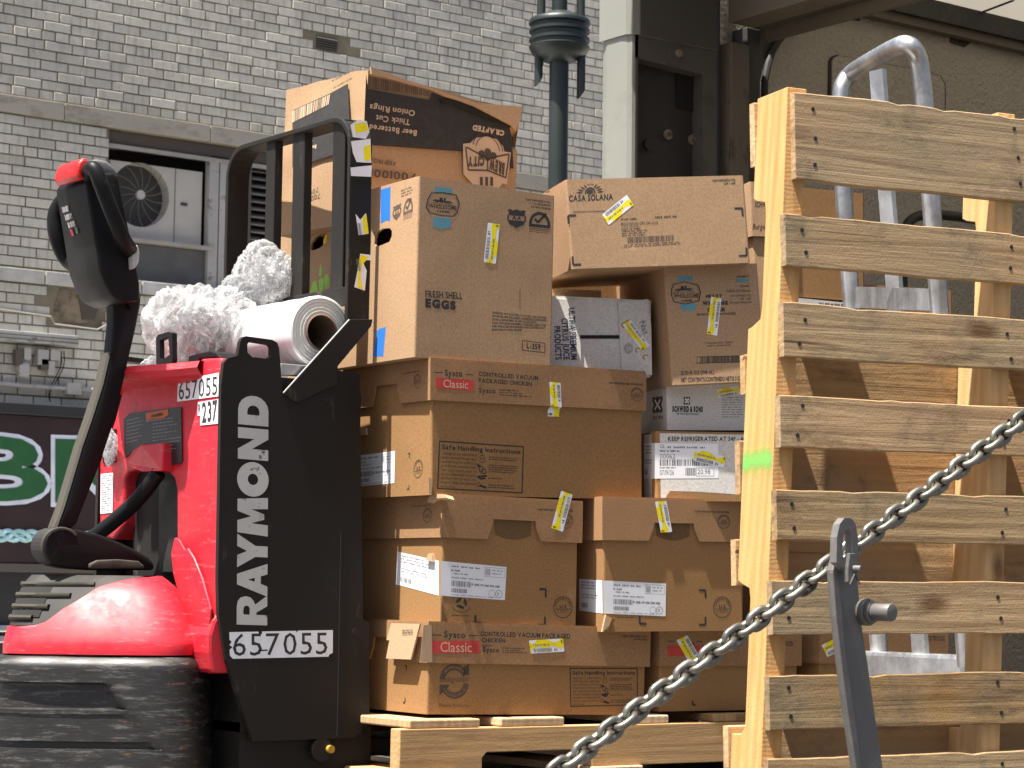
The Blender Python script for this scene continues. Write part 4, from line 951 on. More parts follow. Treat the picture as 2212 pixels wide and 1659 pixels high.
k = Ink(L); k.line(L.uv(c11(415, 1092)), L.uv(c11(432, 1086)), .004); k.line(L.uv(c11(432, 1086)), L.uv(c11(432, 1050)), .004); k.line(L.uv(c11(430, 770)), L.uv(c11(446, 768)), .004); k.line(L.uv(c11(446, 768)), L.uv(c11(442, 805)), .004); k.obj('side_print', 'ink', big2)

def low_carton(BL, BR, TL, lip, label, d=.5, off=0.0, phi=35):
    T, w, h = frame(BL, BR, TL, Dp(BL, off), phi); t = box_thing('lidded_carton', label, T, w, d, h, 'cardboard_orange', group='square brown lidded cartons')
    F = front(T); drop = F.uv(TL).y - F.uv(lip).y; obj('lid', lid_mesh(w, d, h, drop), 'cardboard_red', t)
    return t, T, F, Face(T, (0, -.0071, 0), (1, 0, 0), (0, 0, 1), (0, -1, 0)), w, h
t, T, F, FL, w, h = low_carton((1424, 1537), (1722, 1532), (1429, 1364), c12(1005, 770), 'low brown lidded carton with red panel and tilted sticker behind the chain')
k = Ink(FL, .0003); k.t('Sysco', c12(1170, 588), c12(1290, 590), c12(1170, 552), 'b'); k.line(FL.uv(c12(1062, 555)), FL.uv(c12(1120, 556)), .002); k.line(FL.uv(c12(1312, 558)), FL.uv(c12(1360, 558)), .002); k.t('KEEP REFRIGERATED', c13(420, 778), c13(580, 780), c13(420, 762), 'b'); k.t('OR FROZEN', c13(480, 794), c13(578, 796), c13(480, 782), 'b'); k.obj('lid_lettering', 'ink', t)
k = Ink(FL, .0002); k.px([c12(*p) for p in ((1058, 592), (1420, 592), (1420, 682), (1058, 682))]); k.obj('red_panel', 'ink_red', t)
k = Ink(F); k.line(F.uv(c12(1275, 1072)), F.uv(c12(1275, 1108)), .005); k.line(F.uv(c12(1275, 1108)), F.uv(c12(1302, 1108)), .005); k.obj('printed_marks', 'ink', t)
sticker(t, FL, c12(1228, 500), c12(1372, 750), c12(1135, 548))
t, T, F, FL, w, h = low_carton((1770, 1532), (2040, 1528), (1776, 1366), c13(780, 920), 'low brown lidded carton seen between pallet boards beside the hand truck')
sticker(t, FL, c13(820, 875), c13(960, 805), c13(780, 790))
k = Ink(FL, .0003); k.t('KEEP REFRIGERATED', c13(1470, 738), c13(1650, 742), c13(1470, 722), 'b'); k.t('OR FROZEN', c13(1535, 758), c13(1650, 760), c13(1535, 744), 'b'); k.obj('lid_lettering', 'ink', t)
k = Ink(FL, .0002); k.px([c13(*p) for p in ((880, 815), (1000, 815), (1000, 850), (880, 850))]); k.obj('red_panel', 'ink_red', t)

# ---- right-hand column
T, w, h = frame((1418, 1082), (1700, 1084), (1418, 931), Dp((1418, 1082)) - .03, 16)
d = .42; F = front(T); L = left(T, d)
kr = box_thing('refrigerated_carton', 'brown carton with pale printed panel and date label, under white burger carton', T, w, d, h, 'cardboard_orange')
k = Ink(F, .0002); k.px([c8(*p) for p in ((990, 676), (1750, 690), (1750, 1215), (1300, 1185), (1080, 1180), (1040, 1240), (1000, 1262))]); k.obj('pale_panel', 'cardboard_white', kr)
k = Ink(F, .0004); k.t('KEEP REFRIGERATED AT 34F - 40F', c8(1062, 745), c8(1760, 745), c8(1062, 706), 'b'); k.obj('printed_lettering', 'ink', kr)
ship_label(kr, F, c8(945, 1072), c8(1502, 1068), c8(1498, 768), c8(945, 762), part='gl', e=.0006, mat='paper')
k = Ink(L, .0003); k.px([c8(*p) for p in ((855, 690), (922, 685), (925, 1250), (855, 1255))]); k.obj('pale_panel', 'cardboard_white', kr)
ship_label(kr, L, c8(855, 1072), c8(945, 1072), c8(945, 762), c8(855, 762), part='left', seed=12, mat='paper')
sticker(kr, F, c8(1280, 915), c8(1548, 980), c8(1300, 815), e=.001)
T, w, h = frame((1442, 929), (1705, 930), (1440, 826), Dp((1442, 929)) - .01, 16)
d = .40; F = front(T); L = left(T, d)
wb = box_thing('white_burger_carton', 'flat white carton with black crossed emblem and company lettering', T, w, d, h, 'cardboard_white')
def emblem(k, A):
    k.poly([A(*q) for q in ((.1, 1), (.35, .9), (.5, 1), (.65, .9), (.9, 1), (1, .8), (.85, .5), (1, .2), (.9, .02), (.6, .08), (.5, 0), (.4, .08), (.1, .02), (0, .2), (.15, .5), (0, .8))])
k = Ink(F); emblem(k, F.aff(c8(1195, 430), c8(1255, 430), c8(1197, 358))); k.t('SCHWEID & SONS', c8(1100, 492), c8(1365, 496), c8(1100, 438), 'x', .12); k.t('THE VERY BEST BURGERS', c8(1130, 514), c8(1330, 518), c8(1130, 500), 'b')
k.greek(F.aff(c8(1535, 545), c8(1720, 545), c8(1535, 355)), 9, 7, word=.25, fill=.3, ragged=.1); k.obj('printed_lettering', 'ink', wb)
k = Ink(F, .0005); A = F.aff(c8(1195, 430), c8(1255, 430), c8(1197, 358)); k.line(A(.25, .78), A(.78, .22), .004); k.line(A(.25, .22), A(.78, .78), .004); k.obj('emblem_cross', 'paper', wb)
k = Ink(L); emblem(k, L.aff(c8(925, 508), c8(1018, 502), c8(925, 355))); k.t('EST. 1978', c8(935, 556), c8(1018, 552), c8(935, 530), 'b'); k.obj('side_print', 'ink', wb)
k = Ink(L, .0005); A = L.aff(c8(925, 508), c8(1018, 502), c8(925, 355)); k.line(A(.25, .78), A(.78, .22), .006); k.line(A(.25, .22), A(.78, .78), .006); k.obj('side_cross', 'paper', wb)
sticker(wb, F, c8(1500, 372), c8(1712, 335), c8(1485, 295))
T, w, h = frame((1452, 832), (1655, 822), (1430, 576), Dp((1440, 900)) - .06, 14)
d = .40; F = front(T); L = left(T, d)
cream = box_thing('cream_carton', 'brown cream carton with teal ribbon emblem under the tilted carton', T, w, d, h, 'cardboard_tan')
k = Ink(F); farm_logo(k, T, [c6(*p) for p in ((1090, 1075), (1105, 1035), (1205, 1012), (1325, 1040), (1350, 1110), (1335, 1185), (1215, 1215), (1110, 1195), (1086, 1130))],
    (('WHOLESOME', c6(1112, 1158), c6(1330, 1156), c6(1112, 1118), 'b'), ('FARMS', c6(1180, 1192), c6(1275, 1190), c6(1180, 1172), 'b')), F)
word_lines(k, (('HEAVY', c6(1392, 1156), c6(1535, 1152), c6(1392, 1128), 'x'), ('WHIPPING', c6(1362, 1222), c6(1582, 1218), c6(1362, 1186), 'x'), ('CREAM', c6(1405, 1280), c6(1555, 1276), c6(1405, 1244), 'x'), ('GRADE A ULTRA-PASTEURIZED', c6(1312, 1312), c6(1650, 1302), c6(1312, 1292), 'b'), ('12/32 FL OZ (946 mL)', c8(1175, 168), c8(1465, 158), c8(1175, 136), 'b'), ('NET CONTENTS/CONTENIDO NETO 3 GAL', c8(1175, 232), c8(1720, 215), c8(1175, 194), 'b'),
    ('CLASSIC', c6(1690, 1064), c6(1770, 1062), c6(1690, 1046), 'b'), ('12/32 FL OZ (946 mL)', c6(1575, 1106), c6(1780, 1102), c6(1575, 1088), 'b'), ('KEEP REFRIGERATED', c6(1600, 1148), c6(1785, 1142), c6(1600, 1132), 'n'), ('33F - 40F', c6(1695, 1174), c6(1785, 1170), c6(1695, 1158), 'n'), ('Mantenga Refrigerado', c6(1600, 1206), c6(1790, 1200), c6(1600, 1188), 'n'), ('Crema para batir Espesa', c6(1385, 1560), c6(1625, 1550), c6(1385, 1538), 'n'), ('Grado A - Ultrapasteurizada', c6(1402, 1582), c6(1610, 1572), c6(1402, 1566), 'n'), ('RECIBIDO', c6(1662, 980), c6(1765, 978), c6(1662, 964), 'b')))
A = F.aff(c8(1312, 70), c8(1720, 58), c8(1312, 10)); k.frame(A, .01, .1); k.bars(A, 40, 5, .08, .1, .98, .9); k.obj('printed_lettering', 'ink', cream)
k = Ink(F, .0002); k.px([c6(*p) for p in ((1142, 968), (1278, 966), (1280, 1006), (1142, 1010))]); k.px([c6(*p) for p in ((1168, 1212), (1306, 1206), (1306, 1256), (1245, 1274), (1170, 1254))]); k.px([c6(*p) for p in ((1655, 992), (1772, 990), (1772, 1018), (1650, 1020))]); k.obj('printed_ribbon', 'ink_teal', cream)
sticker(cream, F, c6(1527, 1162), c6(1490, 1487), c6(1437, 1145))
T, w, h = frame((1235.5, 581), (1621, 567.5), (1213.5, 388), Dp((1300, 700)) - .05, 15)
d = .36; F = front(T); L = left(T, d)
casa = box_thing('shrimp_carton', 'long tan carton with black sun emblem, tilted on top of the load', T, w, d, h, 'cardboard_tan')
k = Ink(F); k.t('CASA SOLANA', c6(198, 318), c6(582, 302), c6(198, 264), 'b')
A = F.aff(c6(258, 255), c6(508, 243), c6(262, 165))
k.ring(A, .5, .0, .19, .62, .25, 0, 180); k.ring(A, .5, 0, .12, .4, .3, 0, 180); k.disc(A, .5, .12, .07, .16, 12)
for i in range(8):
    t_ = math.radians((10, 27, 45, 62, 118, 135, 153, 170)[i]); cs, sn = math.cos(t_), math.sin(t_)
    a0, a1 = .24, .50; q0 = (.5 + a0 * cs, .78 * sn if False else a0 * 3.0 * sn * .8); q1 = (.5 + a1 * cs, a1 * 2.4 * sn * .85); nx, ny = -sn * .028, cs * .08; mx, my = (q0[0] + q1[0]) / 2, (q0[1] + q1[1]) / 2
    k.poly([A(*q0), A(mx + nx, my + ny), A(*q1), A(mx - nx, my - ny)])
for i in range(5):
    t_ = math.radians(30 + 30 * i); k.disc(A, .5 + .10 * math.cos(t_), .78 + .16 * math.sin(t_), .018, .05, 8)
word_lines(k, (('KEEP REFRIGERATED', c6(1450, 146), c6(1648, 138), c6(1450, 126), 'b'), ('33F - 40F', c6(1550, 172), c6(1650, 168), c6(1550, 152), 'b'), ('DISTRIBUTED BY SYSCO CORPORATION', c6(237, 414), c6(515, 406), c6(237, 402), 'b')))
cm = ((F.uv(c6(192, 440)), 1, -1), (F.uv(c6(1708, 376)), -1, -1), (F.uv(c6(235, 868)), 1, 1), (F.uv(c6(1748, 788)), -1, 1)); corner_marks(k, cm, .019); k.obj('printed_lettering', 'ink', casa)
k = Ink(F); word_lines(k, (('BREAD MACHO CPEA SHR 4/5 LB', c6(652, 526), c6(972, 514), c6(652, 500), 'n'), ('CASA SOLANA', c6(655, 545), c6(810, 540), c6(655, 526), 'n')))
k.greek(F.aff(c6(660, 625), c6(910, 612), c6(656, 550)), 4, 5, word=.2, ragged=.5); k.greek(F.aff(c6(650, 488), c6(825, 478), c6(650, 460)), 1, 6, word=.3); k.greek(F.aff(c6(948, 472), c6(1165, 462), c6(948, 436)), 1, 3, word=.3)
k.bars(F.aff(c6(712, 680), c6(1112, 660), c6(708, 628)), 46, 9); k.greek(F.aff(c6(680, 722), c6(1175, 692), c6(680, 690)), 2, 9, word=.1, ragged=.05); k.obj('stamped_print', 'ink_soft', casa)
sticker(casa, F, c6(487, 432), c6(703, 258), c6(545, 523))
k = Ink(L); k.greek(L.aff(c6(0, 245), c6(45, 235), c6(0, 205)), 2, 5, word=.6); k.obj('side_print', 'ink_soft', casa)
# white citrus carton, its end flaps towards us
T, w, h = frame((1180, 806), (1406, 815), (1184, 638), Dp((1300, 800)) + .035, 14)
d = .38; F = front(T)
cit = box_thing('citrus_carton', 'white carton with loose end flaps and sideways lettering between egg and cream cartons', T, w, d, h, 'cardboard_white')
bm = B(); prism(bm, [F.pt(F.uv(p), 0) for p in (c6(0, 1160), c6(278, 1182), c8(305, 130), c8(0, 150))], (0, -.005, 0)); obj('flap', bm, 'cardboard_white', cit)
bm = B(); prism(bm, [F.pt(F.uv(p), 0) for p in (c6(620, 1192), c6(886, 1170), c6(910, 1400), c8(918, 172), c8(655, 155), c6(636, 1480))], (0, -.005, 0)); obj('flap', bm, 'cardboard_white', cit)
bm = B(); prism(bm, [F.pt(F.uv(p), .001) for p in (c6(295, 1482), c6(640, 1482), c6(640, 1512), c6(297, 1512))], (0, -.001, 0)); obj('flap_gap', bm, 'dark_void', cit)
FF = Face(T, (0, -.0055, 0), (1, 0, 0), (0, 0, 1), (0, -1, 0))
k = Ink(FF, .0003); k.t('ULTRA PREMIUM', c6(195, 1245), c8(215, 38), c6(250, 1242), 'b'); k.t('CITRUS JUICE', c6(132, 1335), c8(152, 38), c6(188, 1332), 'b'); k.t('PRODUCTS', c6(68, 1405), c8(82, 38), c6(124, 1402), 'b'); k.obj('flap_lettering', 'ink_navy', cit)
FR = Face(T, (0, -.0055, 0), (1, 0, 0), (0, 0, 1), (0, -1, 0))
k = Ink(FR, .0003); A = FR.aff(c6(680, 1640), c6(755, 1640), c6(680, 1555)); k.ring(A, .5, .5, .5, .5, .1); k.ring(A, .5, .5, .36, .36, .15); k.greek(A, 3, 4, .25, .25, .75, .75, .5, .4); k.t('Nat', c6(810, 1370), c6(850, 1480), c6(858, 1352), 'n'); k.obj('flap_print', 'ink_grey', cit)
k = Ink(FR, .0002)
for p in ((655, 1370), (690, 1345), (775, 1590), (840, 1650)): k.ring(FR.aff(c6(p[0], p[1] + 50), c6(p[0] + 60, p[1] + 50), c6(p[0], p[1])), .5, .5, .5, .5, .4, 30, 250)
k.obj('gold_scroll', 'ink_gold', cit)
sticker(cit, FR, c6(735, 1345), c6(905, 1575), c6(665, 1390))

# ---- fillers that show in the gaps
def filler(name, label, BL, BR, TL, phi, d, mat, off=0.0, D=None):
    T, w, h = frame(BL, BR, TL, D if D else Dp(BL) + off, phi); return box_thing(name, label, T, w, d, h, mat), T, w, h
filler('back_carton', 'shaded brown carton deep in the gap under the tilted carton', (1170, 840), (1460, 850), (1170, 545), 25, .35, 'cardboard_orange', .42)
filler('small_carton', 'sunlit brown carton edge above the white citrus carton', (1150, 700), (1300, 705), (1150, 622), 15, .3, 'cardboard_tan', .22)
t, T, w, h = filler('side_carton', 'tan carton with burger lettering squeezed behind the standing pallet top', (1622, 510), (1705, 512), (1614, 392), 15, .3, 'cardboard_tan', .05)
k = Ink(front(T)); k.t('SCHWEID', c6(1820, 366), c6(1960, 366), c6(1820, 318), 'b'); k.t('Burgers', c6(1800, 558), c6(1940, 560), c6(1805, 510), 'n'); k.obj('printed_lettering', 'ink', t)
filler('tall_carton', 'plain tan carton in shade beside cream carton and pallet', (1636, 830), (1720, 830), (1622, 512), 15, .3, 'cardboard_tan', .05)
filler('open_carton', 'brown carton seen between first and second pallet boards', (1712, 640), (1868, 652), (1706, 402), 25, .35, 'cardboard_orange', .02)
t, T, w, h = filler('white_flat_carton', 'flat white carton seen between third and fourth pallet boards', (1690, 850), (1840, 862), (1690, 640), 25, .35, 'cardboard_white', .02)
k = Ink(front(T)); k.greek(front(T).aff(cg(760, 1618), cg(940, 1630), cg(760, 1592)), 1, 3, word=.2); k.px([ch(*p) for p in ((535, 592), (985, 630), (985, 660), (535, 640))]); k.obj('printed_lettering', 'ink_soft', t)
t, T, w, h = filler('milk_carton', 'brown carton with blue panel behind hand truck tubes', (1850, 880), (2060, 890), (1850, 612), 25, .35, 'cardboard_red', .05)
k = Ink(front(T)); k.t('12 FL OZ (946 mL)', ch(1060, 640), ch(1295, 648), ch(1060, 610), 'b'); k.t('NET CONTENTS', ch(1115, 672), ch(1305, 680), ch(1115, 652), 'b'); k.obj('printed_lettering', 'ink', t)
k = Ink(front(T)); k.px([cg(*p) for p in ((1065, 1585), (1168, 1592), (1168, 1632), (1065, 1622))]); k.obj('printed_panel', 'ink_teal', t)
filler('middle_carton', 'brown carton behind the middle pallet boards', (1640, 1360), (2050, 1372), (1640, 1090), 25, .3, 'cardboard_orange', .12)

# ---- back row on the left: onion ring carton (upside down) on a lemon carton
T, w, h = frame((778, 478), (1108, 548), (789, 150), 5.12, 43)
d = .31
F = front(T); L = left(T, d)
onion = thing('onion_ring_carton', 'crushed upside-down carton with black printed band, highest in the load', 'cardboard box', T)
bm = B(); N = 26
def dent(p):
    x, y, z = p; q = V(p)
    u = x / w; zz = z / h
    if zz > .72 and y < .12 and u > .35:
        s = math.exp(-((zz - .80) / .05) ** 2) * min(1, (u - .35) / .25) * (1 - y / .12); q.y += .035 * s
        q.x += .012 * s
    q.z += .012 * math.sin(u * 5 + y * 9) * max(0, zz - .8) * 3 * .4
    q.z += .010 * noise.noise(V((x * 9, y * 9, 3))) * (1 if zz > .97 else 0)
    q += V((.003 * noise.noise(V((x * 11, z * 11, y * 8))), .004 * noise.noise(V((x * 9 + 5, z * 9, y * 8))), 0))
    return q
def grid(fn, n, m):
    vs = [[bm.verts.new(dent(fn(i / n, j / m))) for j in range(m + 1)] for i in range(n + 1)]
    for i in range(n):
        for j in range(m): bm.faces.new((vs[i][j], vs[i+1][j], vs[i+1][j+1], vs[i][j+1]))
grid(lambda a, b: (a * w, 0, b * h), N, N); grid(lambda a, b: (0, a * d, b * h), N, N); grid(lambda a, b: (w, a * d, b * h), 8, 8); grid(lambda a, b: (a * w, d, b * h), 8, 8); grid(lambda a, b: (a * w, b * d, h), N, N); grid(lambda a, b: (a * w, b * d, 0), 8, 8)
obj('carton', bm, 'cardboard_tan', onion, smooth=False)
e = .006
k = Ink(F, e); k.px([c2(*p) for p in ((716, 152), (728, 250), (1130, 322), (1142, 268), (1300, 335), (1420, 372), (1640, 482), (1660, 560), (1672, 765), (1650, 765), (1640, 700), (1340, 655), (770, 615), (698, 612))]); k.obj('black_band', 'ink', onion)
k = Ink(F, e); k.bars(F.quad(c2(1138, 300), c2(728, 245), c2(728, 162), c2(1140, 262)), 60, 4); k.obj('barcode', 'ink_soft', onion)
k = Ink(F, e + .001)
word_lines(k, (('Onion Rings', c2(1033, 390), c2(740, 348), c2(1028, 428), 'b'), ('Thick Cut', c2(1000, 448), c2(780, 418), c2(996, 486), 'b'), ('Beer Battered', c2(1044, 518), c2(738, 478), c2(1040, 556), 'b'), ('CRAFTED', c2(1612, 520), c2(1408, 480), c2(1606, 556), 'x')))
A = F.quad(c2(1640, 905), c2(1340, 830), c2(1345, 590), c2(1652, 650))
A2 = F.aff(c2(1640, 690), c2(1345, 640), c2(1635, 870))
k.poly([F.uv(c2(*p)) for p in ((1342, 605), (1390, 600), (1420, 568), (1490, 556), (1560, 575), (1600, 620), (1610, 655), (1652, 662), (1625, 870), (1600, 862), (1565, 900), (1420, 880), (1380, 840), (1345, 800))]); k.obj('band_lettering', 'ink_cream', onion)
k = Ink(F, e + .002); word_lines(k, (('BREW', c2(1612, 730), c2(1515, 690), c2(1606, 812), 'x'), ('CITY', c2(1480, 685), c2(1372, 690), c2(1478, 750), 'x')))
for a, b in (((1365, 628), (1500, 700)), ((1500, 700), (1640, 672)), ((1640, 672), (1618, 825)), ((1618, 825), (1500, 778)), ((1500, 778), (1375, 775)), ((1375, 775), (1358, 625)), ((1500, 700), (1500, 778))): k.line(F.uv(c2(*a)), F.uv(c2(*b)), .004)
k.ring(F.aff(c2(1605, 700), c2(1395, 650), c2(1610, 560)), .5, .15, .48, .85, .05, 10, 170); k.ring(F.aff(c2(1605, 700), c2(1395, 650), c2(1610, 560)), .5, .15, .38, .7, .05, 10, 170)
for p in ((1462, 668), (1502, 655), (1538, 680), (1500, 690)): k.disc(F.aff(c2(p[0] - 22, p[1] + 24), c2(p[0] + 22, p[1] + 30), c2(p[0] - 22, p[1] - 24)), .5, .5, .5, .5, 10)
for x in (1460, 1494, 1526): k.px([c2(*p) for p in ((x - 9, 818), (x + 9, 822), (x + 9, 880), (x - 9, 876))])
word_lines(k, (('KEEP FROZEN', c2(902, 722), c2(700, 690), c2(900, 750), 'b'), ('70010010', c2(1040, 800), c2(690, 762), c2(1036, 850), 'b')))
k.greek(F.aff(c2(1640, 470), c2(1440, 400), c2(1650, 410)), 2, 5, word=.2); k.obj('printed_lettering', 'ink_soft', onion)
k = Ink(L, e); k.px([c2(*p) for p in ((262, 420), (262, 390), (505, 280), (622, 215), (628, 330), (640, 640), (345, 735), (262, 760))]); k.obj('black_band', 'ink', onion)
k = Ink(L, e + .001); k.bars(L.quad(c2(262, 470), c2(500, 350), c2(510, 285), c2(262, 395)), 30, 7); k.text('Thick', L.aff(c2(398, 560), c2(342, 575), c2(396, 590)), 'b'); k.text('Beer B', L.aff(c2(420, 610), c2(352, 630), c2(418, 636)), 'b'); k.obj('side_lettering', 'ink_cream', onion)
k = Ink(L, e + .001); k.text('70010', L.aff(c2(432, 885), c2(345, 925), c2(434, 920)), 'b'); k.greek(L.aff(c2(520, 210), c2(650, 145), c2(520, 190)), 1, 4, word=.25); k.obj('side_print', 'ink_soft', onion)
bm = B(); prism(bm, [F.pt(F.uv(c2(*p)), .012) for p in ((1180, 310), (1225, 295), (1300, 320), (1640, 470), (1650, 500), (1480, 440), (1330, 385), (1260, 350), (1200, 345))], (0, .006, 0)); obj('torn_crease', bm, 'dark_void', onion)
bm = B(); prism(bm, [F.pt(F.uv(c2(*p)), .016) for p in ((730, 112), (1180, 270), (1230, 288), (1420, 345), (1712, 368), (1700, 430), (1668, 525), (1640, 490), (1400, 365), (1290, 325), (1210, 302), (1140, 262), (735, 155))], (0, .006, 0)); obj('torn_lid_edge', bm, 'cardboard_torn', onion)
T, w, h = frame((792, 800), (1010, 810), (797, 430), 5.10, 35)
d = .37; L = left(T, d)
hh = [(d - L.uv(c2(*p)).x, L.uv(c2(*p)).y) for p in ((368, 1290), (372, 1250), (400, 1205), (465, 1168), (472, 1185), (468, 1240), (430, 1275), (385, 1294))]
lem = box_thing('lemon_carton', 'sunlit carton with green fruit print and lemon showing in its hole', T, w, d, h, 'cardboard_tan', hl=[hh])
k = Ink(L)
for pl in (((362, 1570), (380, 1500), (405, 1490), (415, 1560)), ((425, 1560), (418, 1490), (440, 1470), (455, 1480), (450, 1550)), ((462, 1545), (455, 1470), (475, 1440), (492, 1480), (488, 1535)), ((420, 1460), (432, 1370), (440, 1420), (436, 1465))): k.px([c2(*p) for p in pl])
k.obj('green_print', 'ink_green', lem)
ctr = L.pt(L.uv(c2(440, 1235)), -.045); bm = B(); bmesh.ops.create_uvsphere(bm, u_segments=20, v_segments=12, radius=.036, matrix=Matrix.Translation(ctr)); lemon_o = obj('lemon', bm, 'lemon', None, smooth=True)
lemon_o.matrix_world = T; lemon_o['label'] = 'yellow lemon seen through the carton hand hole'; lemon_o['category'] = 'lemon'
filler('rear_carton', 'sunlit tan carton behind the lift frame, next to the louvre', (640, 700), (760, 705), (636, 352), 35, .13, 'cardboard_tan', D=5.5)
t, T, w, h = filler('flat_carton', 'flat torn carton edge beneath the egg carton by the lift frame', (800, 806), (900, 806), (800, 752), 35, .16, 'cardboard_torn', D=5.04)
L = left(T, .16); k = Ink(L); k.text('Sysco', L.aff(ce(2030, 1070), ce(1960, 1105), ce(2030, 1100)), 'n'); k.obj('side_print', 'ink', t)

# ---- pallet under the load
T, w, h = frame((862, 1684), (1640, 1655), (862, 1576), Dp((862, 1600), 0) - .06, 35)
T = T.copy(); lp = thing('load_pallet', 'pale wooden pallet under the stacked cartons', 'pallet', T); F = front(T); Lw = 1.22
nx0, nx1 = F.uv(c11(1105, 1500)).x, F.uv(c12(400, 1500)).x; zt = F.uv((900, 1575)).y; nz = zt - .052
for y in (0.0, .49, .98):
    out = [(0, zt - .09), (nx0, zt - .09), (nx0, nz - .012), (nx0 + .012, nz), (nx1 - .012, nz), (nx1, nz - .012), (nx1, zt - .09), (nx1 + .42, zt - .09), (nx1 + .42, nz), (Lw - .15, nz), (Lw - .15, zt - .09), (Lw, zt - .09), (Lw, zt), (0, zt)]
    bm = B(); prism(bm, [V((x, y, z)) for x, z in out], (0, .038, 0)); obj('stringer', bm, 'wood_fresh_x', lp, bevel=.002)
xs = [(-.05, .09)] + [(F.uv(a).x, F.uv(b).x) for a, b in ((c11(1280, 1240), c11(1830, 1240)), (c12(740, 1200), c12(1080, 1200)), (c12(1470, 1200), c12(1760, 1200)))] + [(.92, 1.06), (1.10, 1.22)]
xs[0] = (F.uv(c11(480, 1250)).x, F.uv(c11(1095, 1290)).x)
for i, (a, b) in enumerate(xs):
    bm = B(); box(bm, (a, .004, zt + .001), (b, 1.02, zt + .019)); obj('deck_board', bm, 'wood_end', lp, bevel=.003)
for a in (0, .5, 1.08):
    bm = B(); box(bm, (a, -.012, zt - .108), (a + .14, 1.02, zt - .0905)); obj('deck_board', bm, 'wood_end', lp, bevel=.003)
# ================================================================== pallet jack
def red_mat(name, c, rough):
    g = G(name); co = g.co(); f = g.noise(co, 5, 5); sc = g.noise(g.co(scale=(1, 1, 6)), 18, 6, .75)
    col = g.mix(f, [x * .84 for x in c], c); col = g.mix(g.ramp(sc, [(.56, 0), (.70, .4)]), col, (0.60, 0.22, 0.22))
    col = g.mix(g.ramp(g.noise(co, 11, 8, .8), [(.56, 0), (.72, .55)]), col, (0.16, 0.045, 0.04))
    g.set(col, g.ramp(g.noise(co, 30, 4), [(.35, rough), (.7, rough + .2)]), 0, g.bump(g.noise(co, 240, 2), .05, .001), Specular_IOR_Level=.5)
red_mat('red_plastic', (0.60, 0.016, 0.032), .40)
red_mat('red_handle', (0.62, 0.010, 0.008), .35)
worn('black_steel', (0.016, 0.0142, 0.0125), (0.075, 0.066, 0.058), 0.62, amount=0.60, scale=22, stretch=(1, 1, .3), bump=0.06, soft=.10, spec=.22)
worn('black_plastic', (0.010, 0.010, 0.0105), (0.04, 0.04, 0.042), 0.45, amount=0.64, scale=30, bump=0.05, spec=.14)
worn('dusty_black', (0.013, 0.012, 0.0105), (0.06, 0.051, 0.04), 0.65, amount=0.5, scale=12, bump=0.1, soft=.3)
worn('dusty_edge', (0.05, 0.044, 0.034), (0.02, 0.017, 0.013), 0.8, amount=0.5, scale=20, stretch=(1, 1, .3), bump=0.2, soft=.2)
g = G('scraped_bumper'); co = g.co(scale=(1, 1, 7)); f = g.noise(co, 13, 8, .78); f2 = g.noise(g.co(), 7, 5); f3 = g.noise(g.co(scale=(1, 1, 4)), 22, 8, .8)
col = g.mix(g.ramp(f, [(.53, 0), (.62, .85)]), (0.014, 0.013, 0.0125), (0.085, 0.082, 0.078))
col = g.mix(g.mix(1.0, g.ramp(f3, [(.575, 0), (.615, 1)]), g.ramp(f2, [(.48, 0), (.6, 1)]), 'MULTIPLY'), col, (0.12, 0.055, 0.028))
g.set(col, g.ramp(f, [(.4, .36), (.65, .65)]), 0, g.bump(f, .2, .003))
plain('grey_pad', (0.50, 0.47, 0.45), 0.55, var=.15, scale=14)
plain('steel_bright', (0.55, 0.55, 0.54), 0.35, 0.8, var=.2, scale=20)
worn('letter_silver', (0.46, 0.46, 0.44), (0.06, 0.055, 0.05), 0.6, amount=0.61, scale=40, bump=0.03, soft=.04)
plain('orange_strip', (0.50, 0.10, 0.02), 0.6)
plain('decal_black', (0.016, 0.016, 0.018), 0.4)
plain('decal_print', (0.30, 0.30, 0.31), 0.6)

JO = V((1.8, 4.1, 1.17)); JT_ = Matrix.Translation(JO)
jack = thing('pallet_jack', 'red and black electric pallet jack with upright tiller and lift frame', 'pallet jack', JO)
def jy(p, y): return onY(p, 4.1 + y) - JO
def jx(p, x): return onX(p, 1.8 + x) - JO
SF = Face(JT_, (0, 0, 0), (1, 0, 0), (0, 0, 1), (0, -1, 0))
# side plate
def uvy(p): q = jy(p, 0); return (q.x, q.z)
outl = [uvy(p) for p in ((484, 783), (493, 773), (514, 768), (519, 738), (524, 729), (532, 726), (588, 734), (599, 740), (603, 752), (607, 800), (609, 851), (727, 801), (770, 803), (777, 812), (784, 1338), (797, 1345), (798, 1562), (766, 1594), (546, 1601), (488, 1425), (473, 1330), (471, 1250), (478, 830))]
hl = [uvy(ce(*p)) for p in ((1048, 1010), (1065, 985), (1235, 1012), (1256, 1035), (1256, 1110), (1225, 1134), (1090, 1118), (1050, 1080))]
bm = B(); prism_holes(bm, outl, [hl[::-1]], lambda x, z: V((x, 0, z)), (0, .012, 0)); obj('side_plate', bm, 'black_steel', jack)
bm = B(); prism_holes(bm, outl, [hl[::-1]], lambda x, z: V((x, .56, z)), (0, .012, 0)); obj('side_plate', bm, 'black_steel', jack)
bm = B(); q = jy((729, 1590), 0); q2 = jy((729, 1150), 0); box(bm, (q.x - .002, -.0012, q.z), (q.x + .001, .001, q2.z)); obj('plate_joint', bm, 'dark_void', jack)
for p, r in (((769, 1366), .009),):
    c = jy(p, 0); bm = B(); cyl(bm, c + V((0, -.001, 0)), c + V((0, .004, 0)), r, 16); obj('plate_hole', bm, 'dark_void', jack)
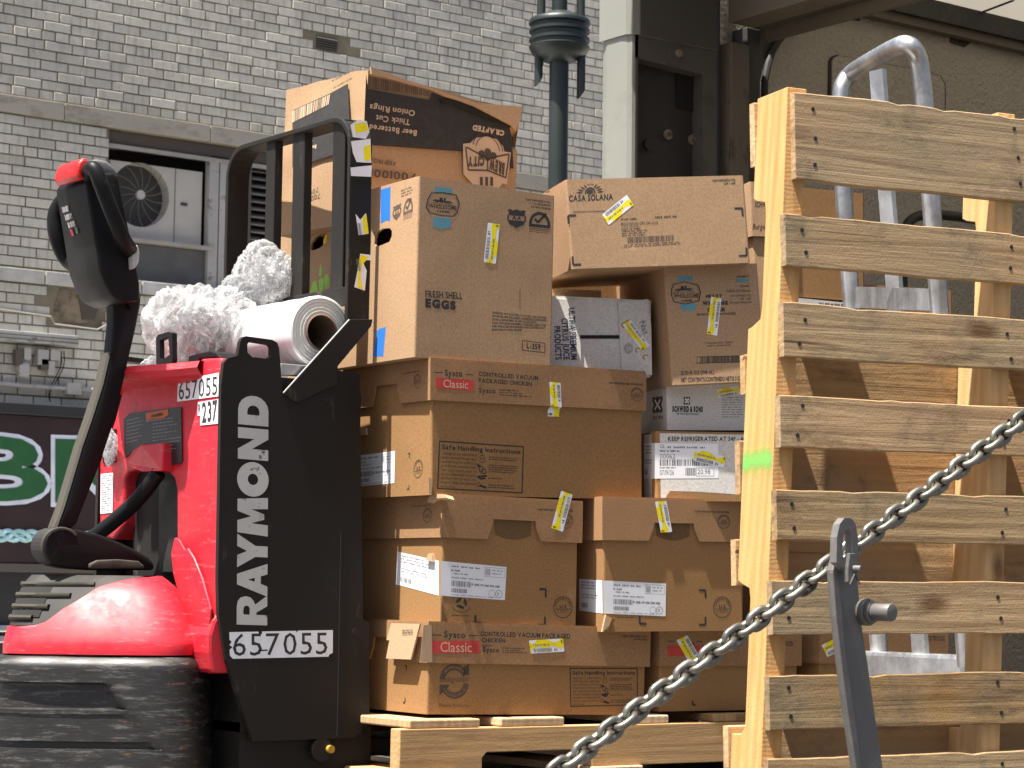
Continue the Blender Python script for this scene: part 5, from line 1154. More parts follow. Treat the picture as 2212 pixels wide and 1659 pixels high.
LET = {'R': ([(0,0),(0,1),(.6,1),(.78,.97),(.9,.88),(.95,.72),(.92,.56),(.8,.45),(.68,.4),(1,0),(.64,0),(.42,.36),(.34,.36),(.34,0)], [(.34,.58),(.34,.78),(.55,.78),(.62,.74),(.64,.68),(.62,.62),(.55,.58)]),
 'A': ([(0,0),(.34,1),(.66,1),(1,0),(.68,0),(.61,.22),(.38,.22),(.31,0)], [(.44,.42),(.5,.64),(.56,.42)]), 'Y': ([(.33,0),(.33,.4),(-.02,1),(.36,1),(.5,.68),(.64,1),(1.02,1),(.67,.4),(.67,0)], None),
 'M': ([(0,0),(.07,1),(.38,1),(.5,.55),(.62,1),(.93,1),(1,0),(.71,0),(.68,.55),(.57,.12),(.43,.12),(.32,.55),(.29,0)], None), 'N': ([(0,0),(0,1),(.32,1),(.66,.46),(.66,1),(1,1),(1,0),(.68,0),(.34,.54),(.34,0)], None),
 'O': ([(.5+.52*math.cos(i*math.pi/14), .5+.52*math.sin(i*math.pi/14)) for i in range(28)], [(.5+.17*math.cos(i*math.pi/8), .5+.17*math.sin(i*math.pi/8)) for i in range(16)]),
 'D': ([(0,0),(0,1),(.5,1)]+[(.5+.48*math.cos(math.radians(90-i*20)), .5+.5*math.sin(math.radians(90-i*20))) for i in range(1,9)]+[(.5,0)], [(.34,.30),(.34,.70),(.46,.70)]+[(.46+.2*math.cos(math.radians(90-i*30)), .5+.2*math.sin(math.radians(90-i*30))) for i in range(1,6)]+[(.46,.30)])}
k = Ink(SF, .0003); A = SF.aff((577, 1351), (580, 857), (511, 1349)); xx = 0.0; wds = (1.0, 1.1, 1.08, 1.3, 1.12, 1.06, 1.02); gp = (-.04, -.14, -.02, .03, .1, .1, 0); tot = sum(wds) + sum(gp[:-1])
for chh, wd_, gg in zip('RAYMOND', wds, gp):
    o_, h_ = LET[chh]; f_ = lambda q: A((xx + q[0] * wd_) / tot, q[1])
    if h_: k.polyh([f_(q) for q in o_], [[f_(q) for q in h_]])
    else: k.poly([f_(q) for q in o_])
    xx += wd_ + gg
k.obj('plate_lettering', 'letter_silver', jack)
k = Ink(SF, .0003); k.px([cf(*p) for p in ((285, 180), (600, 174), (605, 205), (640, 200), (640, 172), (1010, 165), (1020, 185), (1030, 163), (1412, 157), (1410, 405), (1370, 425), (1365, 447), (325, 470), (290, 435), (288, 370), (320, 345), (285, 320), (310, 285), (285, 262))]); n1 = k.obj('number_sticker', 'paper_cool', jack)
k = Ink(SF, .0005); k.t('657055', cf(322, 438), cf(1352, 418), cf(322, 198), 'n', .13); k.px([cf(*p) for p in ((600, 372), (700, 368), (702, 384), (620, 388))]); k.obj('number', 'ink', n1)
# battery body between the plates
bm = B(); q0, q1 = jy((484, 800), 0), jy((775, 1560), 0); box(bm, (.60, .016, .12), (.885, .556, jy((600, 835), 0).z)); obj('battery_case', bm, 'black_steel', jack)
# lift frame: one flat bar bent to a hoop across the jack, with uprights
x0, x1 = jy((755, 400), 0).x, jy((803, 400), 0).x
zt = jy((800, 268), 0).z; yb = .55; rr = .075; th = .012
path = []
zlo = jy((777, 700), 0).z
def arc(cy, cz, a0, a1, r, n=6): return [(cy + r * math.cos(math.radians(a0 + (a1 - a0) * i / n)), cz + r * math.sin(math.radians(a0 + (a1 - a0) * i / n))) for i in range(n + 1)]
outer = [(0, zlo)] + arc(rr, zt - rr + .02, 180, 90, rr) + arc(yb - rr, zt - rr + .02, 90, 0, rr) + [(yb, .75)]
inner = [(th, zlo)] + arc(rr, zt - rr + .02, 180, 90, rr - th) + arc(yb - rr, zt - rr + .02, 90, 0, rr - th) + [(yb - th, .75)]
bm = B()
rings = [[V((x0, o[0], o[1])), V((x1, o[0], o[1])), V((x1, i[0], i[1])), V((x0, i[0], i[1]))] for o, i in zip(outer, inner)]
loft(bm, rings, True, True, True); obj('frame_hoop', bm, 'black_steel', jack, bevel=.002)
kn = [jy(p, 0) for p in ((610, 851), (755, 690), (803, 690), (800, 705), (728, 791), (727, 830), (640, 870))]
bm = B(); prism(bm, [V((q.x, -.004, q.z)) for q in kn], (0, .009, 0)); obj('frame_knee', bm, 'black_steel', jack, bevel=.001)
bm = B(); a, b = jy((611, 849), 0), jy((753, 691), 0); tube(bm, [V((a.x, -.002, a.z)), V((b.x, -.002, b.z))], .0018, 8); obj('frame_weld', bm, 'alu_paint', jack)
bm = B(); prism(bm, [V((q.x, .552, q.z)) for q in kn], (0, .012, 0)); obj('frame_knee', bm, 'black_steel', jack)
zb = jy((752, 628), 0).z
for ya, yb_ in ((.035, .085), (.205, .255), (.335, .375)):
    bm = B(); box(bm, (x0 + .008, ya, zb - .015), (x0 + .03, yb_, zt + .012)); obj('frame_upright', bm, 'black_steel', jack, bevel=.002)
bm = B(); box(bm, (x0 + .006, .013, zb - .03), (x0 + .016, .54, zb + .012)); obj('frame_crossbar', bm, 'black_steel', jack, bevel=.002)
for i, (pl, yl) in enumerate(((((757, 270), (775, 258), (792, 262), (798, 285), (790, 300), (762, 296)), ((765, 268), (790, 264), (796, 282), (768, 288))),
               (((758, 305), (800, 300), (802, 352), (770, 350), (762, 330)), ((785, 318), (800, 312), (801, 345), (787, 348))),
               (((757, 362), (803, 357), (802, 382), (758, 380)), None),
               (((768, 462), (778, 475), (790, 460), (796, 505), (774, 508)), ((782, 470), (791, 462), (796, 503), (786, 505))),
               (((778, 548), (803, 551), (802, 562), (782, 562), (792, 585), (788, 628), (765, 620), (772, 585)), ((778, 550), (796, 556), (780, 575), (778, 600), (784, 626), (772, 620), (774, 575))))):
    kq = [jy(p, 0) for p in pl]; k = Ink(SF, .0004); k.poly([V((q.x, q.z)) for q in kq]); st = k.obj('torn_sticker', 'paper', jack)
    if yl: k = Ink(SF, .0006); k.px(list(yl)); k.obj('yellow_mark', 'yellow', st)
    if i in (3, 4): k = Ink(SF, .0008); k.bars(SF.quad(pl[-1], (pl[-1][0] + 9, pl[-1][1]), (pl[-1][0] + 6, pl[-1][1] - 26), (pl[-1][0] - 3, pl[-1][1] - 26)), 5, 3); k.obj('barcode', 'ink_grey', st)
# red cover facing the driver's end
XB = .53
def uvx(p): q = jx(p, XB); return (max(q.y, .014), q.z)
OF = Face(JT_, (XB, 0, 0), (0, -1, 0), (0, 0, 1), (-1, 0, 0))
cov = [uvx(p) for p in ((270, 822), (397, 806), (420, 790), (434, 775), (486, 771), (484, 1310), (470, 1455), (440, 1455), (404, 1300), (381, 1235), (381, 1060), (376, 1035), (362, 1020), (300, 1012), (276, 1020), (268, 1035), (266, 1138), (243, 1166), (214, 1159), (214, 1000), (232, 950), (248, 905), (263, 845))]
bm = B(); prism(bm, [V((XB, y, z)) for y, z in cov], (.10, 0, 0)); obj('red_cover', bm, 'red_plastic', jack, bevel=.008, seg=3, smooth=True)
bm = B(); pts = [V((XB - .002 - dx, *uvx(p))) for p, dx in (((262, 846), 0), ((268, 822), .05), ((300, 812), .055), ((345, 806), .055), ((396, 803), .05), ((400, 812), .0), ((345, 822), .0), ((300, 832), .0))]
lip = [[V((XB + .06, uvx(p)[0], uvx(p)[1] + .012)), V((XB - dx, uvx(p)[0], uvx(p)[1] + .008)), V((XB - dx - .006, uvx(p)[0], uvx(p)[1] - .006)), V((XB - dx + .004, uvx(p)[0], uvx(p)[1] - .02)), V((XB + .01, uvx(p)[0], uvx(p)[1] - .03))] for p, dx in (((258, 826), .02), ((270, 818), .05), ((290, 814), .075), ((320, 809), .085), ((350, 805), .085), ((385, 801), .075), ((412, 797), .05), ((440, 788), .01))]
loft(bm, lip); obj('cover_lip', bm, 'red_plastic', jack, smooth=True)
bm = B(); q = lambda p, dx: V((XB - dx, *uvx(p)))
fr = [q((290, 972), .003), q((322, 962), .022), q((372, 958), .022), q((374, 1018), .028), q((330, 1020), .028), q((276, 1004), .006)]
bk = [v + V((.05, 0, 0)) for v in fr]
vs = [bm.verts.new(v) for v in fr]; vb = [bm.verts.new(v) for v in bk]; bm.faces.new(vs)
for i in range(6): bm.faces.new((vs[i], vb[i], vb[(i+1) % 6], vs[(i+1) % 6]))
obj('cover_beak', bm, 'red_plastic', jack, bevel=.003)
bm = B(); prism(bm, [q(p, .002) for p in ((272, 990), (270, 905), (284, 892), (394, 879), (396, 996), (390, 1003), (325, 1008), (322, 958), (305, 962))], (-.0012, 0, 0)); dk = obj('warning_decal', bm, 'decal_black', jack)
k = Ink(OF, .004); k.px([(318, 893), (366, 884), (368, 896), (358, 903), (320, 909)]); k.obj('decal_strip', 'orange_strip', dk)
k = Ink(OF, .004); k.greek(OF.aff((332, 1000), (394, 993), (334, 905)), 13, 5, word=.09, fill=.22, ragged=.5); k.greek(OF.aff((276, 960), (312, 952), (278, 905)), 7, 6, word=.12, fill=.25, ragged=.3); k.greek(OF.aff((318, 914), (352, 908), (318, 906)), 1, 6, word=.2); k.obj('decal_lines', 'decal_print', dk)
k = Ink(OF, .0045); k.t('WARNING', (330, 903), (356, 898), (330, 896), 'b'); k.obj('decal_word', 'ink', dk)
k = Ink(OF, .0015); k.px([(386, 823), (474, 805), (473, 856), (384, 868)]); k.obj('number_sticker', 'paper', jack)
k = Ink(OF, .0021); k.t('657055', (388, 864), (471, 852), (388, 826), 'n', .12); k.obj('number', 'ink', jack)
k = Ink(OF, .0016); k.px([(429, 869), (474, 862), (472, 915), (434, 919), (434, 898), (428, 898)]); k.obj('number_sticker', 'paper', jack)
k = Ink(OF, .0022); k.t('237', (438, 914), (471, 908), (438, 870), 'b', .12); k.t('R', (430, 893), (435, 892), (430, 873), 'b'); k.obj('number', 'ink', jack)
k = Ink(OF, .0015); k.px([(219, 1024), (246, 1021), (244, 1107), (218, 1110)]); lb = k.obj('maker_label', 'paper', jack)
k = Ink(OF, .0021); k.greek(OF.aff((221, 1106), (242, 1103), (222, 1027)), 16, 8, word=.4, fill=.5, ragged=.3); k.obj('label_print', 'ink_grey', lb)
bm = B(); prism(bm, [q(p, -.03) for p in ((262, 1010), (384, 1010), (384, 1450), (262, 1300))], (.05, 0, 0)); obj('inner_panel', bm, 'black_steel', jack)
bm = B(); prism(bm, [q(p, -.02) for p in ((326, 1040), (372, 1030), (372, 1235), (326, 1235))], (.02, 0, 0)); obj('mast_channel', bm, 'dusty_black', jack)
bm = B(); tube(bm, smooth_path([q((352, 1020), .01), q((330, 1075), .03), q((300, 1120), .05), q((262, 1170), .08), q((240, 1190), .10)]), .017, 12); obj('cable_boot', bm, 'black_plastic', jack, smooth=True)
bm = B(); prism(bm, [q(p, .004) for p in ((378, 1195), (386, 1161), (395, 1165), (408, 1188), (414, 1183), (428, 1205), (446, 1250), (466, 1315), (462, 1345), (448, 1420), (440, 1420), (402, 1310), (383, 1240))], (-.007, 0, 0)); obj('red_fender', bm, 'red_plastic', jack, bevel=.005, seg=3, smooth=True)
bm = B(); prism(bm, [jy(p, .01) for p in ((478, 1315), (460, 1340), (450, 1372), (450, 1410), (457, 1454), (505, 1454), (492, 1420))], (0, .3, 0)); obj('red_skirt', bm, 'red_plastic', jack, bevel=.008)
bm = B(); prism(bm, [q(p, -.004) for p in ((222, 935), (252, 920), (252, 1000), (240, 1008), (220, 1000))], (.0, 0, 0.0001)) if False else box(bm, (XB - .003, *[min(uvx((253, 925))[0], uvx((226, 925))[0]), uvx((240, 1000))[1]]), (XB - .001, max(uvx((253, 925))[0], uvx((226, 925))[0]), uvx((240, 928))[1])); obj('pocket', bm, 'black_plastic', jack)

# drive unit: bumper and hood with a rounded nose
XC, YC = .455, .334
def ringpts(Rf, z, t0=-40, t1=215, n=150):
    out = []
    for i in range(n + 1):
        th_ = t0 + (t1 - t0) * i / n; t = math.radians(th_); Rr = Rf(th_, z); out.append(V((XC - Rr * math.sin(t), YC - Rr * math.cos(t), z)))
    return out
def PL(th_): d_ = math.radians(th_ - 37); return (1 / ((abs(math.cos(d_)) / .250) ** 5 + (abs(math.sin(d_)) / .226) ** 5) ** .2) / .288
def sstep(a, b, x): x = max(0, min(1, (x - a) / (b - a))); return x * x * (3 - 2 * x)
def Rb(th_, z):
    r = (.288 + .022 * (1 - z / .275)) * PL(th_)
    if z > .255: r -= .03 * ((z - .255) / .02) ** 2 * .5
    edge = 28 - (.224 - z) / .149 * 24
    m = sstep(edge, edge + 2.5, th_) * (1 - sstep(.218, .223, z))
    dp = .016 if z > .1675 else (.004 if z > .158 else (.007 if z > .102 else (.016 if z > .088 else .006)))
    r -= dp * m
    return r
zs = [0.0, .02, .04, .06, .08, .087, .089, .095, .101, .103, .115, .13, .145, .157, .159, .163, .167, .170, .18, .19, .20, .21, .217, .219, .221, .2235, .23, .24, .25, .256, .262, .268, .273, .276]
bm = B(); loft(bm, [ringpts(Rb, z) for z in zs] + [[V((XC, YC, .277))] * 151]); bmesh.ops.remove_doubles(bm, verts=bm.verts, dist=.0004); obj('bumper', bm, 'scraped_bumper', jack, smooth=True)
def Rh(th_, z):
    u = max(0, min(1, (z - .30) / .145)); near_ = .272 - .10 * u ** 1.25 - .03 * u ** 6; nose = .262 - .035 * u - .02 * u ** 8
    m = sstep(35, 105, th_); return (near_ * (1 - m) + nose * m) * PL(th_)
def thb(z):
    for (za, a), (zb_, b) in zip(((.31, 214), (.333, 150), (.338, 67), (.346, 62), (.375, 55), (.42, 38), (.438, 15), (.45, -40)), ((.333, 150), (.338, 67), (.346, 62), (.375, 55), (.42, 38), (.438, 15), (.45, -40), (.6, -60))):
        if za <= z < zb_: return a + (b - a) * (z - za) / (zb_ - za)
    return 300
zs = [.28, .285, .30, .308, .316, .324, .332, .335, .338, .342] + [.346 + .099 * i / 18 for i in range(19)]
red, blk = B(), B()
for bm, isred in ((red, True), (blk, False)):
    rows = []
    for z in zs:
        tb = min(215, thb(z)) if z >= .31 else 215
        a, b = (-40, tb) if isred else (tb, 215); sc_ = 1.0 if isred else (.985 if z < .44 else .985)
        rows.append([V((XC - Rh(t, z) * sc_ * math.sin(math.radians(t)), YC - Rh(t, z) * sc_ * math.cos(math.radians(t)), z)) for t in [max(a, min(b, -40 + 255 * i / 150)) for i in range(151)]])
    if not isred: rows = rows[5:]
    loft(bm, rows)
    bmesh.ops.remove_doubles(bm, verts=bm.verts, dist=.0003)
obj('hood', red, 'red_plastic', jack, smooth=True); obj('hood_cap', blk, 'dusty_black', jack, smooth=True)
bm = B(); bm.faces.new([bm.verts.new(p) for p in ringpts(lambda t, z: Rh(t, z) * .99, .4452)]); obj('hood_top', bm, 'dusty_black', jack)
for z in (.355, .378, .402, .425):
    bm = B(); loft(bm, [[V((XC - (Rh(t, z) + dr) * math.sin(math.radians(t)), YC - (Rh(t, z) + dr) * math.cos(math.radians(t)), z + dz)) for t in range(int(thb(z)) + 10, 190, 4)] for dr, dz in ((-.01, .004), (.003, .005), (.005, 0), (.003, -.005), (-.01, -.004))]); obj('vent_slat', bm, 'dusty_edge', jack, smooth=True)
bm = B(); loft(bm, [[V((XC - (Rh(t, z) - .001) * math.sin(math.radians(t)), YC - (Rh(t, z) - .001) * math.cos(math.radians(t)), z)) for t in range(66, 170, 4)] for z in (.356, .375, .40, .428)]); obj('vent_recess', bm, 'dark_void', jack)
# steering arm, tiller, head
YA = .27
def pr(name, pts, y0, y1, m, bev=.004, par=None, sm=True, seg=3):
    bm = B(); a = [jy(p, y0) for p in pts]; prism(bm, a, (0, y1 - y0, 0)); return obj(name, bm, m, par or jack, bevel=bev, smooth=sm, seg=seg)
pr('steering_arm', [(101, 1196), (97, 1175), (101, 1158), (112, 1146), (128, 1141), (148, 1141), (170, 1144), (215, 1154), (262, 1172), (300, 1190), (322, 1204), (334, 1216), (335, 1232), (210, 1232), (150, 1228), (122, 1222), (108, 1211)], .26, .325, 'black_plastic', .010)
c = jy((128, 1180), .264); bm = B(); cyl(bm, c, c + V((0, .062, 0)), jy((99, 1176), .2).z - jy((99, 1217), .2).z, 28); obj('pivot', bm, 'dusty_black', jack, bevel=.006)
bm = B(); t_ = [jy((132 + 41 * math.cos(math.radians(a)), 1182 - 41 * math.sin(math.radians(a))), .258) for a in range(40, 215, 12)]; tube(bm, t_, .003, 8); obj('pivot_ring', bm, 'dusty_edge', jack, smooth=True)
pr('arm_plate', [(195, 1218), (212, 1210), (255, 1208), (300, 1212), (312, 1222), (312, 1228), (195, 1228)], .25, .262, 'dusty_edge', .003)
TLE = [(124, 1140), (140, 1096), (157, 1040), (179, 965), (200, 905), (224, 830), (240, 760), (246, 700), (246, 667)]
pr('tiller', TLE + [(244, 645), (230, 622), (255, 585), (296, 600), (306, 640), (304, 662), (292, 720), (278, 780), (262, 850), (246, 915), (218, 1000), (190, 1070), (166, 1132), (150, 1145)], .275, .315, 'black_plastic', .006)
bm = B(); loft(bm, [[jy(p, .2755) + V((-.0008, 0, 0)), jy(p, .2755) + V((-.006, .004, 0)), jy(p, .2755) + V((-.006, .034, 0)), jy(p, .2755) + V((-.0008, .039, 0))] for p in TLE[:7]], False); obj('tiller_edge', bm, 'dusty_edge', jack, smooth=True)
pr('tiller_cover', [(262, 600), (296, 600), (305, 640), (303, 660), (285, 668), (272, 640)], .262, .276, 'black_plastic', .003)
pr('tiller_head', [(186, 392), (197, 374), (247, 372), (257, 383), (268, 440), (282, 505), (294, 560), (303, 612), (305, 648), (275, 655), (244, 640), (228, 612), (216, 580), (208, 530), (200, 480), (192, 430)], .20, .35, 'black_plastic', .014)
pr('red_cap', [(170, 352), (178, 342), (187, 340), (194, 350), (192, 378), (178, 390), (168, 384), (166, 368)], .19, .30, 'red_handle', .010)
pr('cap_fairing', [(194, 346), (212, 343), (232, 347), (248, 360), (258, 380), (245, 386), (215, 380), (196, 378)], .21, .30, 'sill_panel', .008)
bm = B(); tube(bm, smooth_path([jy(p, y) for p, y in (((188, 378), .20), ((196, 362), .17), ((206, 366), .155), ((216, 392), .15), ((228, 425), .15), ((246, 470), .15), ((266, 518), .16), ((282, 540), .19), ((286, 548), .23))]), .0165, 14); obj('near_grip', bm, 'black_plastic', jack, smooth=True)
bm = B(); tube(bm, smooth_path([jy(p, y) for p, y in (((150, 425), .36), ((132, 440), .39), ((120, 465), .40), ((122, 505), .40), ((134, 540), .40), ((150, 565), .40), ((172, 574), .36))]), .020, 14); obj('far_grip', bm, 'black_plastic', jack, smooth=True)
pr('grey_pad', [(286, 530), (298, 528), (303, 545), (301, 565), (294, 578), (288, 582)], .18, .22, 'grey_pad', .004)
ci = (lambda x, y: ((150 + x * 500 / 1659) / 1.82278, (560 + y * 500 / 1659) / 1.82278))
hA, hB = jy((188, 400), .20), jy((212, 560), .20); hz = (hA - hB).normalized(); hn_ = V((0, 1, 0)).cross(hz).normalized(); hn_ = hn_ if hn_.x < 0 else -hn_
HF = Face(JT_, hB, (0, -1, 0), hz, hn_)
k = Ink(HF, .0025)
for i, (x, y) in enumerate(((320, 830), (357, 930), (395, 1030))):
    k.bars(HF.aff(ci(x + 20, y + 95), ci(x + 108, y + 65), ci(x, y + 20)), 5, i + 2); k.bars(HF.aff(ci(x + 20, y + 85), ci(x + 20, y + 30), ci(x + 90, y + 55)), 3, i + 2)
k.obj('button_marks', 'grey_pad', jack)
k = Ink(HF, .0025); k.px([ci(*p) for p in ((425, 1140), (455, 1135), (485, 1215), (455, 1230))]); k.obj('red_mark', 'red_handle', jack)
k = Ink(HF, .0025); k.px([ci(*p) for p in ((485, 1110), (520, 1105), (540, 1190), (510, 1200))]); k.obj('green_mark', 'sign_green', jack)
c = jy((232, 495), .216); bm = B(); cyl(bm, c, c + V((0, -.004, 0)), .004, 10); obj('screw', bm, 'dark_void', jack)
# key ring plate, handle catches and cap on top of the cover
bm = B()
kx = XB + .03
def kq(p): return jx(p, kx)
o_ = [(kq(p).y, kq(p).z) for p in (ca(1360, 1180), ca(1358, 950), ca(1375, 925), ca(1470, 898), ca(1500, 910), ca(1502, 1140), ca(1490, 1230), ca(1400, 1280))]
i_ = [(kq(p).y, kq(p).z) for p in (ca(1392, 1130), ca(1390, 975), ca(1465, 940), ca(1478, 1100), ca(1405, 1148))]
prism_holes(bm, o_, [i_[::-1]], lambda y, z: V((kx, y, z)), (.012, 0, 0)); obj('loop_catch', bm, 'black_plastic', jack)
bm = B(); prism(bm, [jx(p, XB + .05) for p in (ca(1595, 1235), ca(1600, 1180), ca(1635, 1170), ca(1640, 1110), ca(1700, 1090), ca(1830, 1065), ca(1880, 1080), ca(1915, 1120), ca(1740, 1130), ca(1690, 1200))], (.05, 0, 0)); obj('catch_block', bm, 'black_plastic', jack, bevel=.003)
bm = B(); a = jy((606, 790), .02); box(bm, (a.x - .002, .015, a.z - .02), (a.x + .075, .03, a.z + .005)); obj('roll_bracket', bm, 'steel_bright', jack, bevel=.002)
bm = B(); a = jy((608, 812), .02); box(bm, (.60, .013, a.z - .05), (.79, .30, a.z - .004)); obj('tray', bm, 'black_steel', jack)
# forks and load wheel
for y in (.06, .38):
    bm = B(); box(bm, (.86, y, .055), (2.0, y + .17, .095)); obj('fork', bm, 'black_steel', jack, bevel=.006)
bm = B(); prism(bm, [V((.60, .02, .0)), V((.60, .02, .14)), V((.93, .02, .14)), V((.93, .02, .02))], (0, .5, 0)); obj('undercarriage', bm, 'black_steel', jack)
c = jy((690, 1619), .012); bm = B(); cyl(bm, c, c + V((0, -.012, 0)), .026, 24); obj('axle_plate', bm, 'black_steel', jack, bevel=.002)
c = jy((711, 1618), .0); bm = B(); cyl(bm, c, c + V((0, -.01, 0)), .0085, 16); obj('axle_bolt', bm, 'ink_gold', jack)
bm = B(); cyl(bm, V((XC - .02, YC - .04, .10)), V((XC - .02, YC + .04, .10)), .10, 28); obj('drive_wheel', bm, 'rubber', jack)

# ================================================================== stretch film
g = G('film_roll'); co = g.co(scale=(1, 22, 1)); f = g.noise(co, 4, 4)
g.set(g.mix(f, (0.74, 0.74, 0.74), (0.86, 0.86, 0.87)), g.ramp(f, [(.3, .18), (.7, .36)]), 0, g.bump(f, .12, .003), Subsurface_Weight=.0, Coat_Weight=.35, Coat_Roughness=.12)
g = G('film_end'); co = g.co(scale=(1, 1, 1)); f = g.noise(co, 160, 3)
g.set(g.mix(f, (0.60, 0.585, 0.53), (0.80, 0.79, 0.74)), .4, 0, g.bump(f, .2, .002))
g = G('film_loose')
co = g.co(); v1 = g.n('TexVoronoi'); g.l(co, v1.inputs['Vector']); v1.inputs['Scale'].default_value = 42; v2 = g.n('TexVoronoi'); g.l(co, v2.inputs['Vector']); v2.inputs['Scale'].default_value = 95
f = g.noise(co, 20, 3, .5, 2.0)
nb = g.bump(f, .22, .008)
tr_ = g.n('BsdfTransparent'); tr_.inputs[0].default_value = (.97, .975, .98, 1)
tl_ = g.n('BsdfTranslucent'); tl_.inputs[0].default_value = (.85, .85, .85, 1)
g.set((.50, .51, .52), .07, 0, nb, Specular_IOR_Level=1.0, Coat_Weight=.8, Coat_Roughness=.03)
m1 = g.n('MixShader'); m1.inputs[0].default_value = .3; g.l(g.b.outputs[0], m1.inputs[1]); g.l(tl_.outputs[0], m1.inputs[2])
lw = g.n('LayerWeight'); lw.inputs[0].default_value = .35; g.l(nb, lw.inputs['Normal'])
fac = g.mix(.5, g.ramp(g.noise(co, 14, 4), [(.35, .35), (.65, .85)]), g.ramp(lw.outputs['Facing'], [(.1, .85), (.75, .1)]))
m2 = g.n('MixShader'); g.l(fac, m2.inputs[0]); g.l(m1.outputs[0], m2.inputs[1]); g.l(tr_.outputs[0], m2.inputs[2])
g.l(m2.outputs[0], g.t.nodes['Material Output'].inputs[0])
plain('core_brown', (0.20, 0.125, 0.08), 0.8)
RC = jy((694, 717), .03) + JO; RR = .080; RI = .041; RLn = .50
roll = thing('film_roll', 'white roll of stretch film with brown core lying across the jack', 'film roll', RC)
def ringc(r, y, n=56): return [V((r * math.cos(2*math.pi*i/n), y, r * math.sin(2*math.pi*i/n))) for i in range(n)]
bm = B(); loft(bm, [ringc(RR - .003, 0), ringc(RR, .004)] + [ringc(RR + .0008 * math.sin(j * 1.7), .004 + (RLn - .008) * j / 24) for j in range(25)] + [ringc(RR - .003, RLn)], True); obj('film', bm, 'film_roll', roll, smooth=True)
bm = B(); rs = [RI + (RR - .003 - RI) * j / 14 for j in range(15)]; loft(bm, [ringc(r, .003 * math.sin(j * 2.3) * .4) for j, r in enumerate(rs)], True); obj('film_end', bm, 'film_end', roll)
bm = B(); loft(bm, [ringc(RI, -.001), ringc(RI - .004, -.003), ringc(RI - .004, RLn), ringc(RI, RLn)], True); obj('core', bm, 'core_brown', roll, smooth=True)
bm = B(); loft(bm, [ringc(RR - .003, RLn + .001), ringc(RI, RLn + .001)], True); obj('film_back', bm, 'film_end', roll)
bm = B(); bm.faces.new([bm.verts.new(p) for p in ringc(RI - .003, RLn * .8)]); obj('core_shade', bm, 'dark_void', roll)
def crumple(name, label, ctr_list, seed, par=None):
    bm = B()
    rr_ = random.Random(int(seed * 10))
    for (c, rad, sub_) in [(c, r_, s_) for c, r_ in ctr_list for s_ in (1.0, .72)]:
        tmp = bmesh.new(); bmesh.ops.create_icosphere(tmp, subdivisions=6, radius=1.0)
        jit = V((rr_.uniform(0, 9), rr_.uniform(0, 9), rr_.uniform(0, 9)))
        ax1 = V((rr_.gauss(0, 1), rr_.gauss(0, 1), rr_.gauss(0, .6))).normalized(); ax2 = ax1.orthogonal().normalized(); ax3 = ax1.cross(ax2)
        for v in tmp.verts:
            n_ = v.co.normalized(); s = 1.0
            q_ = n_ + .25 * V((noise.noise(n_ * 2 + jit), noise.noise(n_ * 2 + jit * 2), noise.noise(n_ * 2 - jit)))
            a = noise.noise(n_ * 1.4 + jit) * .26
            b = abs(noise.noise(V((q_.dot(ax1) * 5, q_.dot(ax2) * 1.4, q_.dot(ax3) * 1.4)) + jit)) * .34
            e_ = abs(noise.noise(V((q_.dot(ax2) * 15, q_.dot(ax1) * 3.5, q_.dot(ax3) * 3.0)) + jit * 2)) * .075
            e2 = abs(noise.noise(V((q_.dot(ax3) * 26, q_.dot(ax1) * 7, q_.dot(ax2) * 7)) + jit)) * .012
            s = (1.06 + a - b - e_ - e2) * sub_
            v.co = V((c[0] + n_.x * s * rad[0], c[1] + n_.y * s * rad[1], c[2] + n_.z * s * rad[2]))
        me_ = bpy.data.meshes.new('tmp'); tmp.to_mesh(me_); tmp.free(); bm.from_mesh(me_); bpy.data.meshes.remove(me_)
    o = obj(name, bm, 'film_loose', None, smooth=True); o['label'] = label; o['category'] = 'plastic film'; o['group'] = 'crumpled stretch film'
    return o
q5 = onY((470, 690), 4.46); c1_ = onY((405, 706), 4.50); c2_ = onY((566, 605), 4.42)
crumple('crumpled_film', 'crumpled clear film bunched at the left end of the film roll', [((c1_.x, c1_.y, c1_.z), (.085, .12, .098)), ((c1_.x + .055, c1_.y + .02, c1_.z - .03), (.07, .10, .085)), ((q5.x, q5.y, q5.z), (.06, .13, .07))], 1.3)
q1 = onY((600, 600), 4.40); q2 = onY((520, 618), 4.45)
crumple('crumpled_film', 'crumpled clear film heap on top of the film roll', [((c2_.x, c2_.y, c2_.z), (.065, .08, .078)), ((q1.x, q1.y, q1.z), (.05, .06, .062)), ((q2.x, q2.y, q2.z - .02), (.045, .06, .05))], 4.7)
q3 = onY((334, 795), 4.62)
crumple('crumpled_film', 'small wisp of clear film hanging beside the black loop catch', [((q3.x, q3.y, q3.z), (.03, .03, .03))], 8.1)
q4 = onX((240, 965), 2.31)
crumple('crumpled_film', 'scrap of clear film tucked in the red cover pocket', [((q4.x - .004, q4.y, q4.z), (.012, .030, .042))], 9.4)
